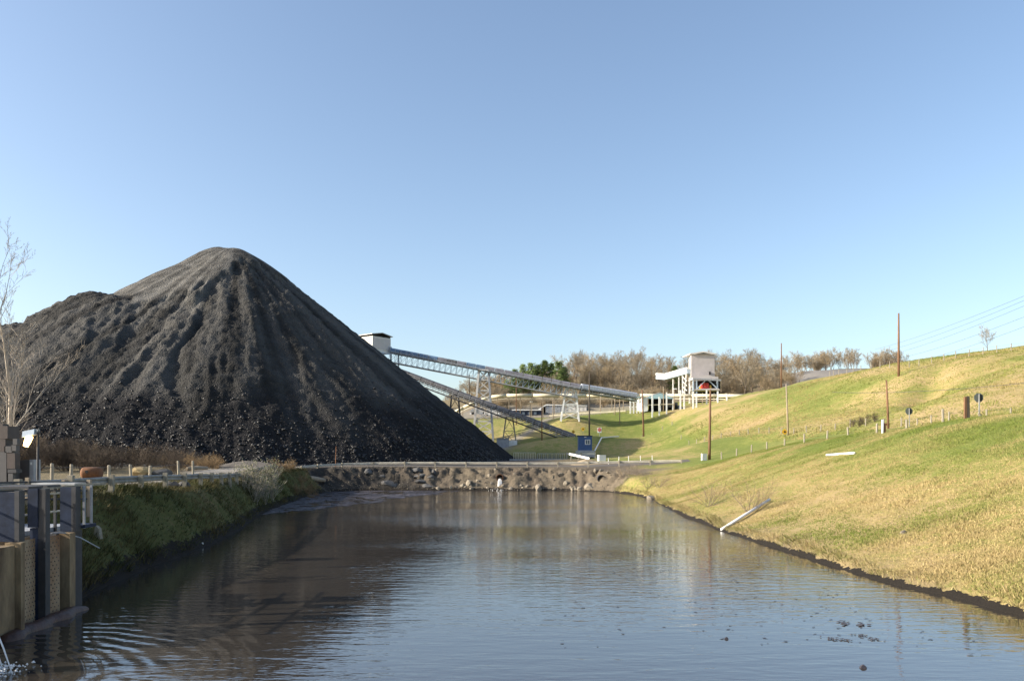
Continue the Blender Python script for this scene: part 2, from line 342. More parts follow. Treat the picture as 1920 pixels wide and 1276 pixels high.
def ground_material():
    m, t, b = nodes('ground_cover'); L = t.links
    at = lambda n: (lambda a: (setattr(a, 'attribute_name', n), a)[1])(t.nodes.new('ShaderNodeAttribute'))
    ac, ag, ad, ash = at('col'), at('gr'), at('dry'), at('shore')
    geo = t.nodes.new('ShaderNodeNewGeometry')
    def noise(sc, det=5, stretch=None, rough=0.6):
        n = t.nodes.new('ShaderNodeTexNoise'); n.inputs['Scale'].default_value = sc; n.inputs['Detail'].default_value = det; n.inputs['Roughness'].default_value = rough
        if stretch:
            mp = t.nodes.new('ShaderNodeMapping'); mp.inputs['Scale'].default_value = stretch; mp.inputs['Rotation'].default_value = (0, 0, R(25))
            L.new(geo.outputs['Position'], mp.inputs[0]); L.new(mp.outputs[0], n.inputs[0])
        else: L.new(geo.outputs['Position'], n.inputs[0])
        return n
    def math_(op, a, bb, clamp=False):
        n = t.nodes.new('ShaderNodeMath'); n.operation = op; n.use_clamp = clamp
        for i, v in enumerate((a, bb)):
            if hasattr(v, 'is_output') or hasattr(v, 'links'): L.new(v, n.inputs[i])
            else: n.inputs[i].default_value = v
        return n.outputs[0]
    def mix(f, a, bb, mode='MIX'):
        n = t.nodes.new('ShaderNodeMix'); n.data_type = 'RGBA'; n.blend_type = mode
        for sck, v in ((n.inputs[0], f), (n.inputs[6], a), (n.inputs[7], bb)):
            if isinstance(v, tuple): sck.default_value = (*v, 1)
            elif isinstance(v, float): sck.default_value = v
            else: L.new(v, sck)
        return n.outputs[2]
    nA = noise(0.9, 8, rough=0.7); nB = noise(7.0, 4, (1, 0.5, 1)); nC = noise(0.16, 5)
    f = math_('ADD', ad.outputs['Fac'], math_('MULTIPLY', math_('SUBTRACT', nA.outputs[0], 0.5), 1.5))
    f = math_('ADD', f, math_('MULTIPLY', math_('SUBTRACT', nB.outputs[0], 0.5), 1.3))
    f = math_('ADD', f, math_('MULTIPLY', math_('SUBTRACT', nC.outputs[0], 0.5), 0.9), True)
    r = t.nodes.new('ShaderNodeValToRGB'); e = r.color_ramp.elements
    e[0].position = 0.0; e[0].color = (0.14, 0.17, 0.036, 1); e[1].position = 1.0; e[1].color = (0.39, 0.285, 0.145, 1)
    k = r.color_ramp.elements.new(0.35); k.color = (0.205, 0.215, 0.053, 1)
    k = r.color_ramp.elements.new(0.65); k.color = (0.33, 0.26, 0.105, 1)
    L.new(f, r.inputs[0])
    nD = noise(2.5, 8, rough=0.75); soil = mix(1.0, ac.outputs['Color'], mix(nD.outputs[0], (0.45, 0.45, 0.45), (1.55, 1.5, 1.4)), 'MULTIPLY')
    c = mix(ag.outputs['Fac'], soil, r.outputs[0])
    # wet black mud along the waterline
    sh = math_('ADD', ash.outputs['Fac'], math_('MULTIPLY', math_('SUBTRACT', nD.outputs[0], 0.5), 0.5))
    sh = math_('ADD', sh, math_('MULTIPLY', math_('SUBTRACT', nA.outputs[0], 0.5), 0.7))
    mk = math_('LESS_THAN', sh, 0.15)
    c = mix(mk, c, (0.022, 0.018, 0.014)); L.new(c, b.inputs['Base Color'])
    b.inputs['Roughness'].default_value = 0.95; b.inputs['Specular IOR Level'].default_value = 0.2
    nE = noise(1.6, 10, rough=0.75); bp = t.nodes.new('ShaderNodeBump'); bp.inputs['Distance'].default_value = 0.22; bp.inputs['Strength'].default_value = 0.9
    L.new(nE.outputs[0], bp.inputs['Height']); L.new(bp.outputs[0], b.inputs['Normal'])
    return m
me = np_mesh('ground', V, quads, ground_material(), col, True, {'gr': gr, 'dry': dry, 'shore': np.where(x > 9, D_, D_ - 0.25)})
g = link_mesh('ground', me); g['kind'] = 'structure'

# ------------------------------------------------------------------ road strips
def strip(name, pts, width, up, m):
    pts = [Vector((p[0], p[1], 0)) for p in pts]; dense = []
    for a, b in zip(pts[:-1], pts[1:]):
        n = max(1, int((b - a).length / 1.2))
        for i in range(n): dense.append(a.lerp(b, i / n))
    dense.append(pts[-1]); vs = []; K = 7
    for i, p in enumerate(dense):
        t = (dense[min(i + 1, len(dense) - 1)] - dense[max(i - 1, 0)]).normalized(); nrm = Vector((-t.y, t.x, 0))
        for k in range(K):
            q = p + nrm * width * (k / (K - 1) - 0.5); vs.append((q.x, q.y))
    vs = np.array(vs); z = terrain(vs[:, 0], vs[:, 1]) + up
    edge = np.tile(np.array([-.12, 0, 0, 0, 0, 0, -.12]), len(dense)); z = z + edge
    Q = [(i * K + k, i * K + k + 1, (i + 1) * K + k + 1, (i + 1) * K + k) for i in range(len(dense) - 1) for k in range(K - 1)]
    o = link_mesh(name, np_mesh(name, np.column_stack([vs, z]), Q, m, None, True)); o['kind'] = 'structure'; return o
M['gravel'] = mat('gravel', (0.30, 0.265, 0.22), 0.95, 0.45, 1.2, 0.03, 9)
strip('gravel_road', [(-22, 8), (-22, 20), (-22.3, 35), (-23.3, 49), (-27, 68), (-31, 88), (-33, 104), (-31.5, 115), (-26, 121.5), (-16, 123), (0, 123), (14, 122.8), (27, 121.5)][:8], 5.2, 0.05, M['gravel'])
M['dustroad'] = mat('coal_stained_track', (0.115, 0.10, 0.085), .95, .4, 1.0, .03, 7)
strip('dam_road', [(-31.4, 115.2), (-26, 121.5), (-16, 123), (0, 123), (14, 122.8), (27, 121.5)], 4.6, 0.058, M['dustroad'])

# ------------------------------------------------------------------ water
def water_material():
    m, t, b = nodes('pond_water'); L = t.links
    geo = t.nodes.new('ShaderNodeNewGeometry')
    def noise(sc, stretch, det=3, rot=0):
        mp = t.nodes.new('ShaderNodeMapping'); mp.inputs['Scale'].default_value = stretch; mp.inputs['Rotation'].default_value = (0, 0, R(rot))
        L.new(geo.outputs['Position'], mp.inputs[0])
        n = t.nodes.new('ShaderNodeTexNoise'); n.inputs['Scale'].default_value = sc; n.inputs['Detail'].default_value = det; L.new(mp.outputs[0], n.inputs[0]); return n.outputs[0]
    def mth(op, a, c):
        n = t.nodes.new('ShaderNodeMath'); n.operation = op
        for i, v in enumerate((a, c)):
            if isinstance(v, (int, float)): n.inputs[i].default_value = v
            else: L.new(v, n.inputs[i])
        return n.outputs[0]
    a = noise(1.5, (0.55, 1.6, 1), 3, 8); c = noise(4.5, (0.5, 1.5, 1), 2, -6); patch = noise(0.07, (0.5, 1.6, 1), 2)
    rings = t.nodes.new('ShaderNodeTexWave'); rings.wave_type = 'RINGS'; rings.rings_direction = 'SPHERICAL'
    mp = t.nodes.new('ShaderNodeMapping'); mp.inputs['Location'].default_value = (11.6, -15.6, 0); L.new(geo.outputs['Position'], mp.inputs[0]); L.new(mp.outputs[0], rings.inputs[0])
    rings.inputs['Scale'].default_value = 0.62; rings.inputs['Distortion'].default_value = 4.0; rings.inputs['Detail'].default_value = 1
    ln = t.nodes.new('ShaderNodeVectorMath'); ln.operation = 'LENGTH'; L.new(mp.outputs[0], ln.inputs[0])
    fall = t.nodes.new('ShaderNodeMapRange'); fall.inputs[1].default_value = 2.0; fall.inputs[2].default_value = 8.0; fall.inputs[3].default_value = 1.0; fall.inputs[4].default_value = 0.0
    L.new(ln.outputs['Value'], fall.inputs[0])
    pm = t.nodes.new('ShaderNodeMapRange'); pm.inputs[1].default_value = 0.35; pm.inputs[2].default_value = 0.65; pm.inputs[3].default_value = 0.35; pm.inputs[4].default_value = 1.25
    L.new(patch, pm.inputs[0])
    sp = t.nodes.new('ShaderNodeSeparateXYZ'); L.new(geo.outputs['Position'], sp.inputs[0])
    wind = t.nodes.new('ShaderNodeMapRange'); wind.inputs[1].default_value = 34; wind.inputs[2].default_value = 62; wind.inputs[3].default_value = 1.0; wind.inputs[4].default_value = 3.4; L.new(sp.outputs['Y'], wind.inputs[0])
    c = mth('MULTIPLY', c, wind.outputs[0])
    hgt = mth('ADD', mth('MULTIPLY', mth('ADD', mth('MULTIPLY', a, 1.0), mth('MULTIPLY', c, 0.30)), pm.outputs[0]), mth('MULTIPLY', mth('MULTIPLY', rings.outputs['Fac'], fall.outputs[0]), 0.7))
    bp = t.nodes.new('ShaderNodeBump'); bp.inputs['Distance'].default_value = 0.017; bp.inputs['Strength'].default_value = 1.0
    L.new(hgt, bp.inputs['Height']); L.new(bp.outputs[0], b.inputs['Normal'])
    mud = t.nodes.new('ShaderNodeValToRGB'); e = mud.color_ramp.elements; e[0].color = (0.034, 0.028, 0.022, 1); e[1].color = (0.048, 0.041, 0.033, 1); L.new(patch, mud.inputs[0])
    L.new(mud.outputs[0], b.inputs['Base Color']); b.inputs['Roughness'].default_value = 0.03; b.inputs['IOR'].default_value = 2.2; b.inputs['Specular IOR Level'].default_value = 0.75
    return m
wm = MB().add([(-34, 2.5, 0), (22, 2.5, 0), (22, 118, 0), (-34, 118, 0)], [(0, 1, 2, 3)]).build('pond_water', water_material()); wm['kind'] = 'structure'

# ------------------------------------------------------------------ coal pile
def ridge_h(x, y, pts, s, a):
    best = np.full(x.shape, -1e9)
    for (ax, ay, az), (bx, by, bz) in zip(pts[:-1], pts[1:]):
        ex, ey = bx - ax, by - ay; t = np.clip(((x - ax) * ex + (y - ay) * ey) / (ex * ex + ey * ey), 0, 1)
        d = np.hypot(x - ax - t * ex, y - ay - t * ey)
        best = np.maximum(best, az + (bz - az) * t - s * (np.sqrt(d * d + a * a) - a))
    return best
RID1 = [tuple(Praw(*q)) for q in [(440, 470, 176), (415, 470, 178), (330, 508, 184), (240, 556, 190), (120, 600, 195)]]
RID2 = [tuple(Praw(*q)) for q in [(212, 553, 158), (185, 551, 160), (100, 588, 165), (0, 612, 168), (-200, 640, 172), (-420, 690, 176)]]
px_, py_ = RID1[0][0], RID1[0][1]
def pile(x, y, detail=True):
    h1 = ridge_h(x, y, RID1, 0.795, 4.5); h2 = ridge_h(x, y, RID2, 0.78, 5.0)
    h = np.maximum(h1, h2) + 0.6 * np.exp(-np.abs(h1 - h2) / 1.2)
    if not detail: return h
    dx, dy = x - px_, y - py_; r = np.hypot(dx, dy); th = np.arctan2(dx, -dy)
    two = h2 > h1; u = np.where(two, x, th * 55.0); v = np.where(two, y * 1.25, r)
    wp = 5 * fbm(x * 0.07, (y + h) * 0.07, 19, 3)
    edge = 14 + 9 * fbm(th * 2.6, r * 0.05, 41, 4) + 7 * fbm(th * 9 + 4, r * 0.12, 42, 4) + 17 * sstep(0.1, -0.9, th) - 7 * sstep(0.2, 0.8, th)
    brk = np.where(two, sstep(0.5, 3, 40 - h + 5 * fbm(x * 0.2, y * 0.2, 44, 4)), sstep(0, 1.2, r - edge))
    soft = np.where(two, brk, sstep(-9, 15, r - edge + 6 * fbm(x * .5, (y + h) * .5, 45, 4)))
    low = sstep(24, 8, h + wp)
    rill = -np.abs(fbm(u * 0.10 + 0.10 * wp, v * 0.025, 21, 4)) * 2.1 - np.maximum(0, .16 - np.abs(vnoise(u * .075 + .10 * wp, v * .012, 20))) * 7.0 * sstep(0, .2, fbm(u * .03, v * .05, 18, 2))
    streak = -np.abs(fbm(u * 0.55 + .15 * wp, v * 0.10, 23, 4)) * .75 + fbm(u * 1.5, v * 0.40, 24, 3) * .5
    ledge = fbm(u * 0.16 + .1 * wp, (v + .5 * wp) * 0.85, 26, 4) * .7 * sstep(-.15, .2, fbm(u * .05, v * .06, 28, 3))
    grit = fbm(x * 1.7, (y + h) * 1.5, 27, 2) * .5 + np.abs(vnoise(x * 1.1, (y + h) * 1.1, 36)) * .5
    big = fbm(u * 0.045, v * 0.05, 25, 3) * 1.6
    det = brk * (rill + streak * (1 - .3 * low) + ledge * (1 - .6 * low) + grit + big - .1) + (1 - brk) * (0.4 + 0.16 * fbm(x * 0.8, y * 0.8, 29, 3) + .8 * fbm(x * .12, y * .12, 30, 2))
    right = sstep(0.95, 1.35, th) * (th < 2.5) * (~two); det = det * (1 - 0.55 * right)
    return h + det, soft, h
pxs = np.concatenate([np.arange(-215, -125, 1.5), np.arange(-125, 6, 0.42)]); pys = np.concatenate([np.arange(98, 182, 0.45), np.arange(182, 262, 1.6)])
PX, PY = np.meshgrid(pxs, pys); PZ, BRK, PH = pile(PX, PY); ZG = terrain(PX, PY)
pn = len(pxs); pidx = np.arange(PX.size).reshape(PX.shape)
PQ = np.stack([pidx[:-1, :-1], pidx[:-1, 1:], pidx[1:, 1:], pidx[1:, :-1]], -1).reshape(-1, 4)
keep = ((PZ > ZG - 0.8).ravel()[PQ]).any(1); PQ = PQ[keep]
hh = PH.ravel(); bk = BRK.ravel(); nn = fbm(PX.ravel() * 0.12, PY.ravel() * 0.12, 61, 4); nf = fbm(PX.ravel() * 0.7, (PY + PZ).ravel() * 0.7, 62, 3)
cc = np.tile(np.array([[0.092, 0.088, 0.08]]), (PX.size, 1))
cc = lerp(cc, (0.043, 0.0415, 0.039), bk * np.clip(0.9 + 0.6 * nf, 0, 1)); ua = np.arctan2(PX.ravel() - px_, py_ - PY.ravel()) * 55; va = np.hypot(PX.ravel() - px_, PY.ravel() - py_)
cc = cc * np.clip(1 + 1.3 * fbm(ua * .28, va * .035, 63, 4) + .8 * nf, .45, 1.9)[:, None]  # paler sunlit streaks painted down the slope
cc = lerp(cc, (0.014, 0.0135, 0.0145), sstep(20, 9, hh + 7 * nn) * 0.95)  # darker lump coal at the toe, shade painted in with it
cc = lerp(cc, (0.02, 0.0195, 0.02), sstep(-70, -95, PX.ravel() + 12 * nn) * sstep(30, 18, hh + 6 * nn) * 0.8)  # shadow over the lower left face painted into the coal colour
used = np.unique(PQ); remap = np.zeros(PX.size, int); remap[used] = np.arange(len(used))
PV = np.stack([PX, PY, PZ], -1).reshape(-1, 3)[used]; org = np.array([px_, py_, 4.0])
pile_o = empty('coal_pile', tuple(org), 'huge black coal stockpile with rounded grey peak left of the pond', 'coal pile')
M['coal'] = vcol_mat('coal', 0.85, 0.45, 3.2, 0.12)
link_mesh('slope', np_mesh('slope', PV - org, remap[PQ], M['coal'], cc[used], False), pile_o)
rng = np.random.default_rng(4)
def octs(C, S, rng, flat=1.0):
    n = len(C); base = np.array([(1, 0, 0), (-1, 0, 0), (0, 1, 0), (0, -1, 0), (0, 0, 1), (0, 0, -1)], float)
    Vv = base[None] * (S[:, None, None] * rng.uniform(0.55, 1.2, (n, 6, 1))) ; Vv[:, :, 2] *= flat
    Vv = Vv + rng.uniform(-.25, .25, (n, 6, 3)) * S[:, None, None]
    a = rng.uniform(0, 6.28, n); ca, sa = np.cos(a), np.sin(a)
    X_ = Vv[:, :, 0] * ca[:, None] - Vv[:, :, 1] * sa[:, None]; Y_ = Vv[:, :, 0] * sa[:, None] + Vv[:, :, 1] * ca[:, None]
    Vv = np.stack([X_, Y_, Vv[:, :, 2]], -1) + C[:, None]
    ft = np.array([(0, 2, 4), (2, 1, 4), (1, 3, 4), (3, 0, 4), (2, 0, 5), (1, 2, 5), (3, 1, 5), (0, 3, 5)])
    T = (ft[None] + (np.arange(n) * 6)[:, None, None]).reshape(-1, 3)
    return Vv.reshape(-1, 3), T
lx = rng.uniform(-115, 0, 60000); ly = rng.uniform(100, 160, 60000); lz, _, lh = pile(lx, ly); lg = terrain(lx, ly)
ok = (lz > lg - 0.6) & (lh < 18) & (rng.uniform(0, 1, 60000) < np.exp(-(lh - 4) / 5.0)); lx, ly, lz = lx[ok], ly[ok], np.maximum(lz, lg)[ok]
LV, LT = octs(np.column_stack([lx, ly, lz]), rng.uniform(0.10, 0.34, len(lx)) ** 1.0, rng)
M['lump'] = mat('coal_lumps', (0.022, 0.0205, 0.0195), 0.5, 0.5, 1.5, spec=0.4)
lo = link_mesh('coal_lumps', np_mesh('coal_lumps', LV - org, LT, M['lump']), pile_o); lo['kind'] = 'stuff'
#DETAILS
# ------------------------------------------------------------------ conveyors
def lp(a, b, t): return Vector(a).lerp(Vector(b), t)
def conveyor(name, label, A, B, nseg, mats, cover=(2.3, 1.05), truss=2.6, width=2.2, bays=24, braces=M['lightsteel'], chordm=M['greysteel'], walkway=True, hoops=None):
    A = Vector(A); B = Vector(B); root = empty(name, (A.x, A.y, A.z), label, 'conveyor')
    ax = (B - A).normalized(); side = ax.cross(Vector((0, 0, 1))).normalized(); up = side.cross(ax).normalized()
    cw, ch = cover
    for i in range(nseg):                                   # belt cover, one arched panel after the other
        a, b = lp(A, B, i / nseg), lp(A, B, (i + 1) / nseg - 0.004)
        prof = [(-cw / 2, 0), (-cw / 2, ch * .62), (-cw * .32, ch * .92), (0, ch), (cw * .32, ch * .92), (cw / 2, ch * .62), (cw / 2, 0)]
        mb = MB().prism([a + side * p + up * q for p, q in prof], b - a)
        mb.build('cover_panel', mats[i] if isinstance(mats, list) else mats, root)
    for s in (-1, 1):
        for hgt in (-0.12, -truss):
            MB().bar(A + side * s * width / 2 + up * hgt, B + side * s * width / 2 + up * hgt, 0.22, 0.26).build('chord', chordm, root)
    MB().bar(A - up * 0.45, B - up * 0.45, width * .7, 0.10).build('belt', M['belt'], root)
    MB().bar(A - up * (truss + .05), B - up * (truss + .05), width * .9, 0.08).build('spill_tray', M['darkcover'], root)
    for i in range(bays):
        a, b = lp(A, B, i / bays), lp(A, B, (i + 1) / bays)
        for s in (-1, 1):
            o = side * s * width / 2
            MB().bar(a + o - up * .2, a + o - up * truss, 0.10).build('upright', braces, root)
            MB().bar(a + o - up * truss, b + o - up * .2, 0.08).build('brace', braces, root)
    if walkway:
        s = side * (width / 2 + .55) * (1 if side.y < 0 else -1)
        MB().bar(A + s - up * .5, B + s - up * .5, .8, .07).build('walkway', M['greysteel'], root)
        s2 = s * 1.35
        for hgt in (.15, .6): MB().bar(A + s2 + up * hgt, B + s2 + up * hgt, .06).build('handrail', M['galv'], root)
        for i in range(bays + 1):
            a = lp(A, B, i / bays); MB().bar(a + s2 - up * .5, a + s2 + up * .6, .06).build('rail_post', M['galv'], root)
    return root
def bent(name, label, base, top, spread_b, spread_t, m, r=0.22, nx=4, depth_b=0.0, depth_t=0.0, group=None, m2=None):
    base = Vector(base); top = Vector(top); root = empty(name, tuple(base), label, 'support tower', group)
    def corner(t, sx, sy):
        c = base.lerp(top, t); return c + Vector((sx * (spread_b + (spread_t - spread_b) * t) / 2, sy * (depth_b + (depth_t - depth_b) * t) / 2, 0))
    ysides = (-1, 1) if depth_b else (0,)
    for sy in ysides:
        for sx in (-1, 1):
            MB().bar(corner(0, sx, sy) - Vector((0, 0, .6)), corner(1, sx, sy), r * 2).build('leg', m2 if (m2 and sx > 0) else m, root)
        for i in range(nx):
            t0, t1 = i / nx, (i + 1) / nx
            MB().bar(corner(t0, -1, sy), corner(t1, 1, sy), r * .7).build('brace', m, root)
            MB().bar(corner(t0, 1, sy), corner(t1, -1, sy), r * .7).build('brace', m, root)
            MB().bar(corner(t1, -1, sy), corner(t1, 1, sy), r * .9).build('crossbeam', m, root)
    if depth_b:
        for sx in (-1, 1):
            for i in range(nx):
                t0, t1 = i / nx, (i + 1) / nx
                MB().bar(corner(t0, sx, -1), corner(t1, sx, 1), r * .7).build('brace', m, root)
                MB().bar(corner(t1, sx, -1), corner(t1, sx, 1), r * .9).build('crossbeam', m, root)
    return root
uA, uB, uC = P(733, 659, 200), P(1087, 727, 200), P(1192, 744, 203)
cm = [M['bluepanel']] * 5 + [M['mauve'], M['darkcover'], M['mauve'], M['bluepanel'], M['bluepanel']] + [M['mauve']] * 10
conveyor('stacking_conveyor', 'long covered conveyor with blue and mauve panels running up to the headhouse', uA, uB, 20, cm, bays=34, truss=2.9)
conveyor('loading_conveyor', 'silver hooped conveyor section sloping down behind the aqua shed', uB + Vector((.3, 0, -.05)), uC, 22, M['silver'], (2.4, 1.25), 1.1, bays=10)
lA, lB = P(700, 680, 191), P(1078, 822, 178)
conveyor('reclaim_conveyor', 'lower dark covered conveyor descending from the coal pile to the road', lA, lB, 16, M['darkcover'], (2.1, 1.1), 1.35, 2.0, 36, M['galv'], M['darksteel'])
bent('conveyor_tower', 'tall lattice steel tower under the covered conveyor, beside the coal pile', Pg(906, 200), P(907, 694, 200), 5.6, 2.6, M['cladlight'], .26, 7, 3.4, 2.2, m2=M['greysteel'])
bent('conveyor_trestle', 'short white lattice trestle under the covered conveyor near the long warehouse', Pg(1068, 201), P(1070, 728, 201), 5.0, 2.6, M['white'], .2, 4, 3.0, 2.0)
bent('leaning_bent', 'dark two legged bent under the lower conveyor at the coal slope', P(853, 790, 185.5), P(853, 741, 185.5), 3.0, 1.7, M['darksteel'], .2, 2)
bent('pale_bent', 'pale two legged bent under the lower conveyor standing on concrete footing', Pg(955, 182.5), P(955, 781, 182.5), 3.8, 1.6, M['postwood'], .17, 2)
MB().box(Pg(957, 181, .5), (3.4, 2.2, 1.6)).build('concrete_footing', M['white'], None)
tag(bpy.data.objects['concrete_footing'], 'small white concrete footing beneath the pale conveyor bent', 'footing')
o = MB().box(Pg(943, 176, .9), (3.0, 2.6, 2.6)).box(Pg(943, 176, 2.25), (3.3, 2.9, .12)).build('pump_box', M['greysteel']); tag(o, 'grey metal box at the toe of the coal pile', 'box')

# headhouse on the pile
hc = P(703, 647, 199); root = empty('headhouse', tuple(hc - Vector((0, 0, 2.4))), 'small cream headhouse at the upper end of the covered conveyor', 'headhouse'); rz = R(-38)
rm = Matrix.Rotation(rz, 3, 'Z')
def hb(c, d, name, m): MB().box(hc + rm @ Vector(c), d, rz).build(name, m, root)
hb((0, 0, 0), (5.4, 6.6, 3.9), 'wall', M['cladlight'])
hb((2.74, 0, .1), (.05, 6.3, 2.9), 'shaded_face', M['clad'])  # right face greyed, its shade put into the panel colour
hb((0, 0, -2.1), (5.6, 6.8, .3), 'floor_beam', M['white'])
hb((0, 0, 2.2), (5.3, 6.5, .34), 'vent_strip', M['black'])
rf = [hc + rm @ Vector(q) for q in [(-3.1, -3.8, 2.35), (3.1, -3.8, 2.35), (3.1, 0, 3.0), (3.1, 3.8, 2.35), (-3.1, 3.8, 2.35), (-3.1, 0, 3.0)]]
MB().add(rf + [p + Vector((0, 0, .16)) for p in rf], [(0, 1, 2, 5), (5, 2, 3, 4), (6, 11, 8, 7), (11, 10, 9, 8), (0, 6, 7, 1), (1, 7, 8, 2), (2, 8, 9, 3), (3, 9, 10, 4), (4, 10, 11, 5), (5, 11, 6, 0)]).build('roof', M['galv'], root)
for px, t, b in ((733, 650, 692), (747, 664, 694), (718, 662, 690)):
    MB().bar(P(px, t, 199.5), P(px, b + 14, 199.5), .42).build('leg', M['lightsteel'], root)
MB().bar(P(716, 662, 197), P(735, 664, 197), .3).build('beam', M['lightsteel'], root)

# tan elevated conveyor on trestle legs
tpts = [P(848, 775, 236), P(870, 763, 234), P(895, 752, 232), P(920, 744, 231), P(950, 741, 230), P(1100, 741, 228), P(1250, 741, 226), P(1400, 742, 226)]
root = empty('overland_conveyor', tuple(tpts[0]), 'long tan tube conveyor on thin trestle legs crossing behind the plant', 'conveyor')
for a, b in zip(tpts[:-1], tpts[1:]):
    n = max(1, int((b - a).length / 7))
    for i in range(n):
        MB().tube([lp(a, b, i / n), lp(a, b, (i + 1) / n - .01)], .52, 8).build('tube_section', M['cream'], root, True)
    for dz in (-.95, -1.5): MB().bar(a + Vector((0, 0, dz)), b + Vector((0, 0, dz)), .18, .2).build('rail', M['cream'] if dz > -1 else M['paleplole'], root)
for i in range(24):
    px = 868 + i * 21.5
    q = next((lp(a, b, (px - xa) / (xb - xa)) for a, b, xa, xb in ((tpts[k], tpts[k + 1], [848, 870, 895, 920, 950, 1100, 1250, 1400][k], [848, 870, 895, 920, 950, 1100, 1250, 1400][k + 1]) for k in range(7)) if xa <= px <= xb), None)
    if q is None: continue
    MB().bar((q.x, q.y, H(q.x, q.y) - .4), q - Vector((0, 0, .45)), .24).build('leg', M['paleplole'], root)
    MB().bar(q + Vector((0, 0, -1.5)), q + Vector((0, 0, .8)), .09).build('hanger', M['cream'], root)

# ------------------------------------------------------------------ plant buildings
def corr_wall(mb, a, b, z0, z1, n, depth=.06):
    a = Vector(a); b = Vector(b); d = (b - a) / n; nrm = Vector((d.y, -d.x, 0)).normalized() * depth
    for i in range(n):
        p = a + d * i; q = p + d * .62
        mb.prism([(p.x, p.y, z0), (q.x, q.y, z0), (q.x, q.y, z1), (p.x, p.y, z1)], nrm)
# tall building
D = 250; b0 = P(1296, 0, D); b1 = P(1340, 0, D); zt = P(0, 671, D).z; zb = P(0, 712, D).z; x0, x1 = b0.x, b1.x; xl = P(1290, 0, D + 7).x
root = empty('transfer_house', (x0, D, H(x0, D)), 'tall pale cladded building with shallow gable roof on the hilltop', 'building')
MB().prism([(x0, D, zb), (x1, D, zb), (x1, D + 7, zb), (xl + .3, D + 7, zb)], (0, 0, zt - zb)).build('wall', M['clad'], root)
mb = MB(); corr_wall(mb, (x0, D - .01, 0), (x1, D - .01, 0), zb, zt, 30); mb.build('front_cladding', M['clad'], root)
mb = MB(); corr_wall(mb, (xl + .3, D + 7, 0), (x0 - .02, D, 0), zb, zt - .1, 14); mb.build('lit_side_cladding', M['white'], root)  # left face painted whiter than the front for the sun on it
xm = (x0 + x1) / 2; zr = P(0, 665.5, D).z
MB().prism([(x0 - .5, D - .6, zt), (x1 + .4, D - .6, zt), (x1 + .4, D - .6, zt + .25), (xm, D - .6, zr), (x0 - .5, D - .6, zt + .25)], (-.6, 8.2, 0)).build('roof', M['cladlight'], root)
MB().prism([(x0 + 1.2, D - .66, zt + .06), (x1 - 1.3, D - .66, zt + .06), (xm, D - .66, zr - .45)], (0, .04, 0)).build('gable_vent', M['black'], root)
MB().box((x1 - 1.6, D - .3, zb + 1.2), (.5, .3, .9)).build('lamp_box', M['black'], root)
# legs under the tall building
for px in (1293, 1299, 1318, 1338): MB().bar((P(px, 0, D + 1).x, D + 1, H(P(px, 0, D + 1).x, D + 1) - .5), (P(px, 0, D + 1).x, D + 1, zb), .4).build('leg', M['white'], root)
for a, b in (((1291, 712), (1300, 745)), ((1300, 712), (1291, 745))): MB().bar(P(*a, D + .5), P(*b, D + .5), .22).build('brace', M['white'], root)
# canopy with machinery
D2 = 244; root = empty('machine_canopy', tuple(Pg(1325, D2)), 'open gabled canopy sheltering red machinery below the tall building', 'canopy')
ca = [P(1299, 711, D2), P(1347, 710, D2), P(1347, 706.5, D2), P(1324, 703, D2), P(1299, 707, D2)]
MB().prism(ca, (0, 5.5, 0)).build('roof', M['clad'], root)
MB().bar(P(1299, 710, D2 - .4), P(1352, 712.5, D2 - .4), .25, .5).build('eave_beam', M['greysteel'], root)
for px in (1300, 1306, 1345): MB().bar(P(px, 710, D2 + .3), P(px, 752, D2 + .3), .38).build('post', M['lightsteel'], root)
for a, b in (((1307, 728), (1324, 712)), ((1328, 712), (1344, 727))): MB().bar(P(*a, D2 + .1), P(*b, D2 + .1), .28).build('brace', M['lightsteel'], root)
MB().prism([P(1300, 731, D2 - .5), P(1351, 731, D2 - .5), P(1347, 727.5, D2 - .5), P(1306, 728.5, D2 - .5)], (0, 6, 0)).build('deck', M['clad'], root)
MB().box(P(1326, 738, D2 + 5.5), (8, .3, 9)).build('back_wall', M['black'], root)
for i, (px, py, s, m) in enumerate(((1316, 724, 1.3, 'red'), (1321, 722, 1.1, 'red'), (1326, 723, 1.3, 'red'), (1332, 725, .8, 'yellow'), (1313, 727, .7, 'yellow'))):
    c = P(px, py, D2 + 2); mr = MB().tube([c - Vector((0, 0, s)), c + Vector((0, 0, s * .4)), c + Vector((0, 0, s * .7))], [s * .42, s * .42, s * .2], 8)
    mr.box(c + Vector((.1, -.3, -s * .5)), (s * .6, s * .5, s * .5)).build('machine', M[m], root)
# gallery left of the tall building
root = empty('inclined_gallery', tuple(Pg(1262, 252)), 'white inclined gallery on braced legs left of the tall building', 'gallery')
ga = [P(1234, 701, 262), P(1250, 702, 256), P(1293, 690, 251)]
for a, b in zip(ga[:-1], ga[1:]):
    MB().bar(a, b, 2.0, .6).build('gallery_roof', M['white'], root)
    MB().bar(a - Vector((0, 0, 1.0)), b - Vector((0, 0, 1.0)), 1.8, 1.35).build('gallery_wall', M['lightsteel'], root)
for px, t in ((1262, 708), (1273, 705), (1280, 703), (1287, 700)):
    MB().bar(P(px, t, 251.5), P(px - (4 if px == 1287 else 0), 742, 251.5), .35).build('leg', M['white'], root)
for i in range(4): MB().bar(P(1280, 706 + i * 9, 251.4), P(1288, 714 + i * 9, 251.4), .18).build('brace', M['white'], root)
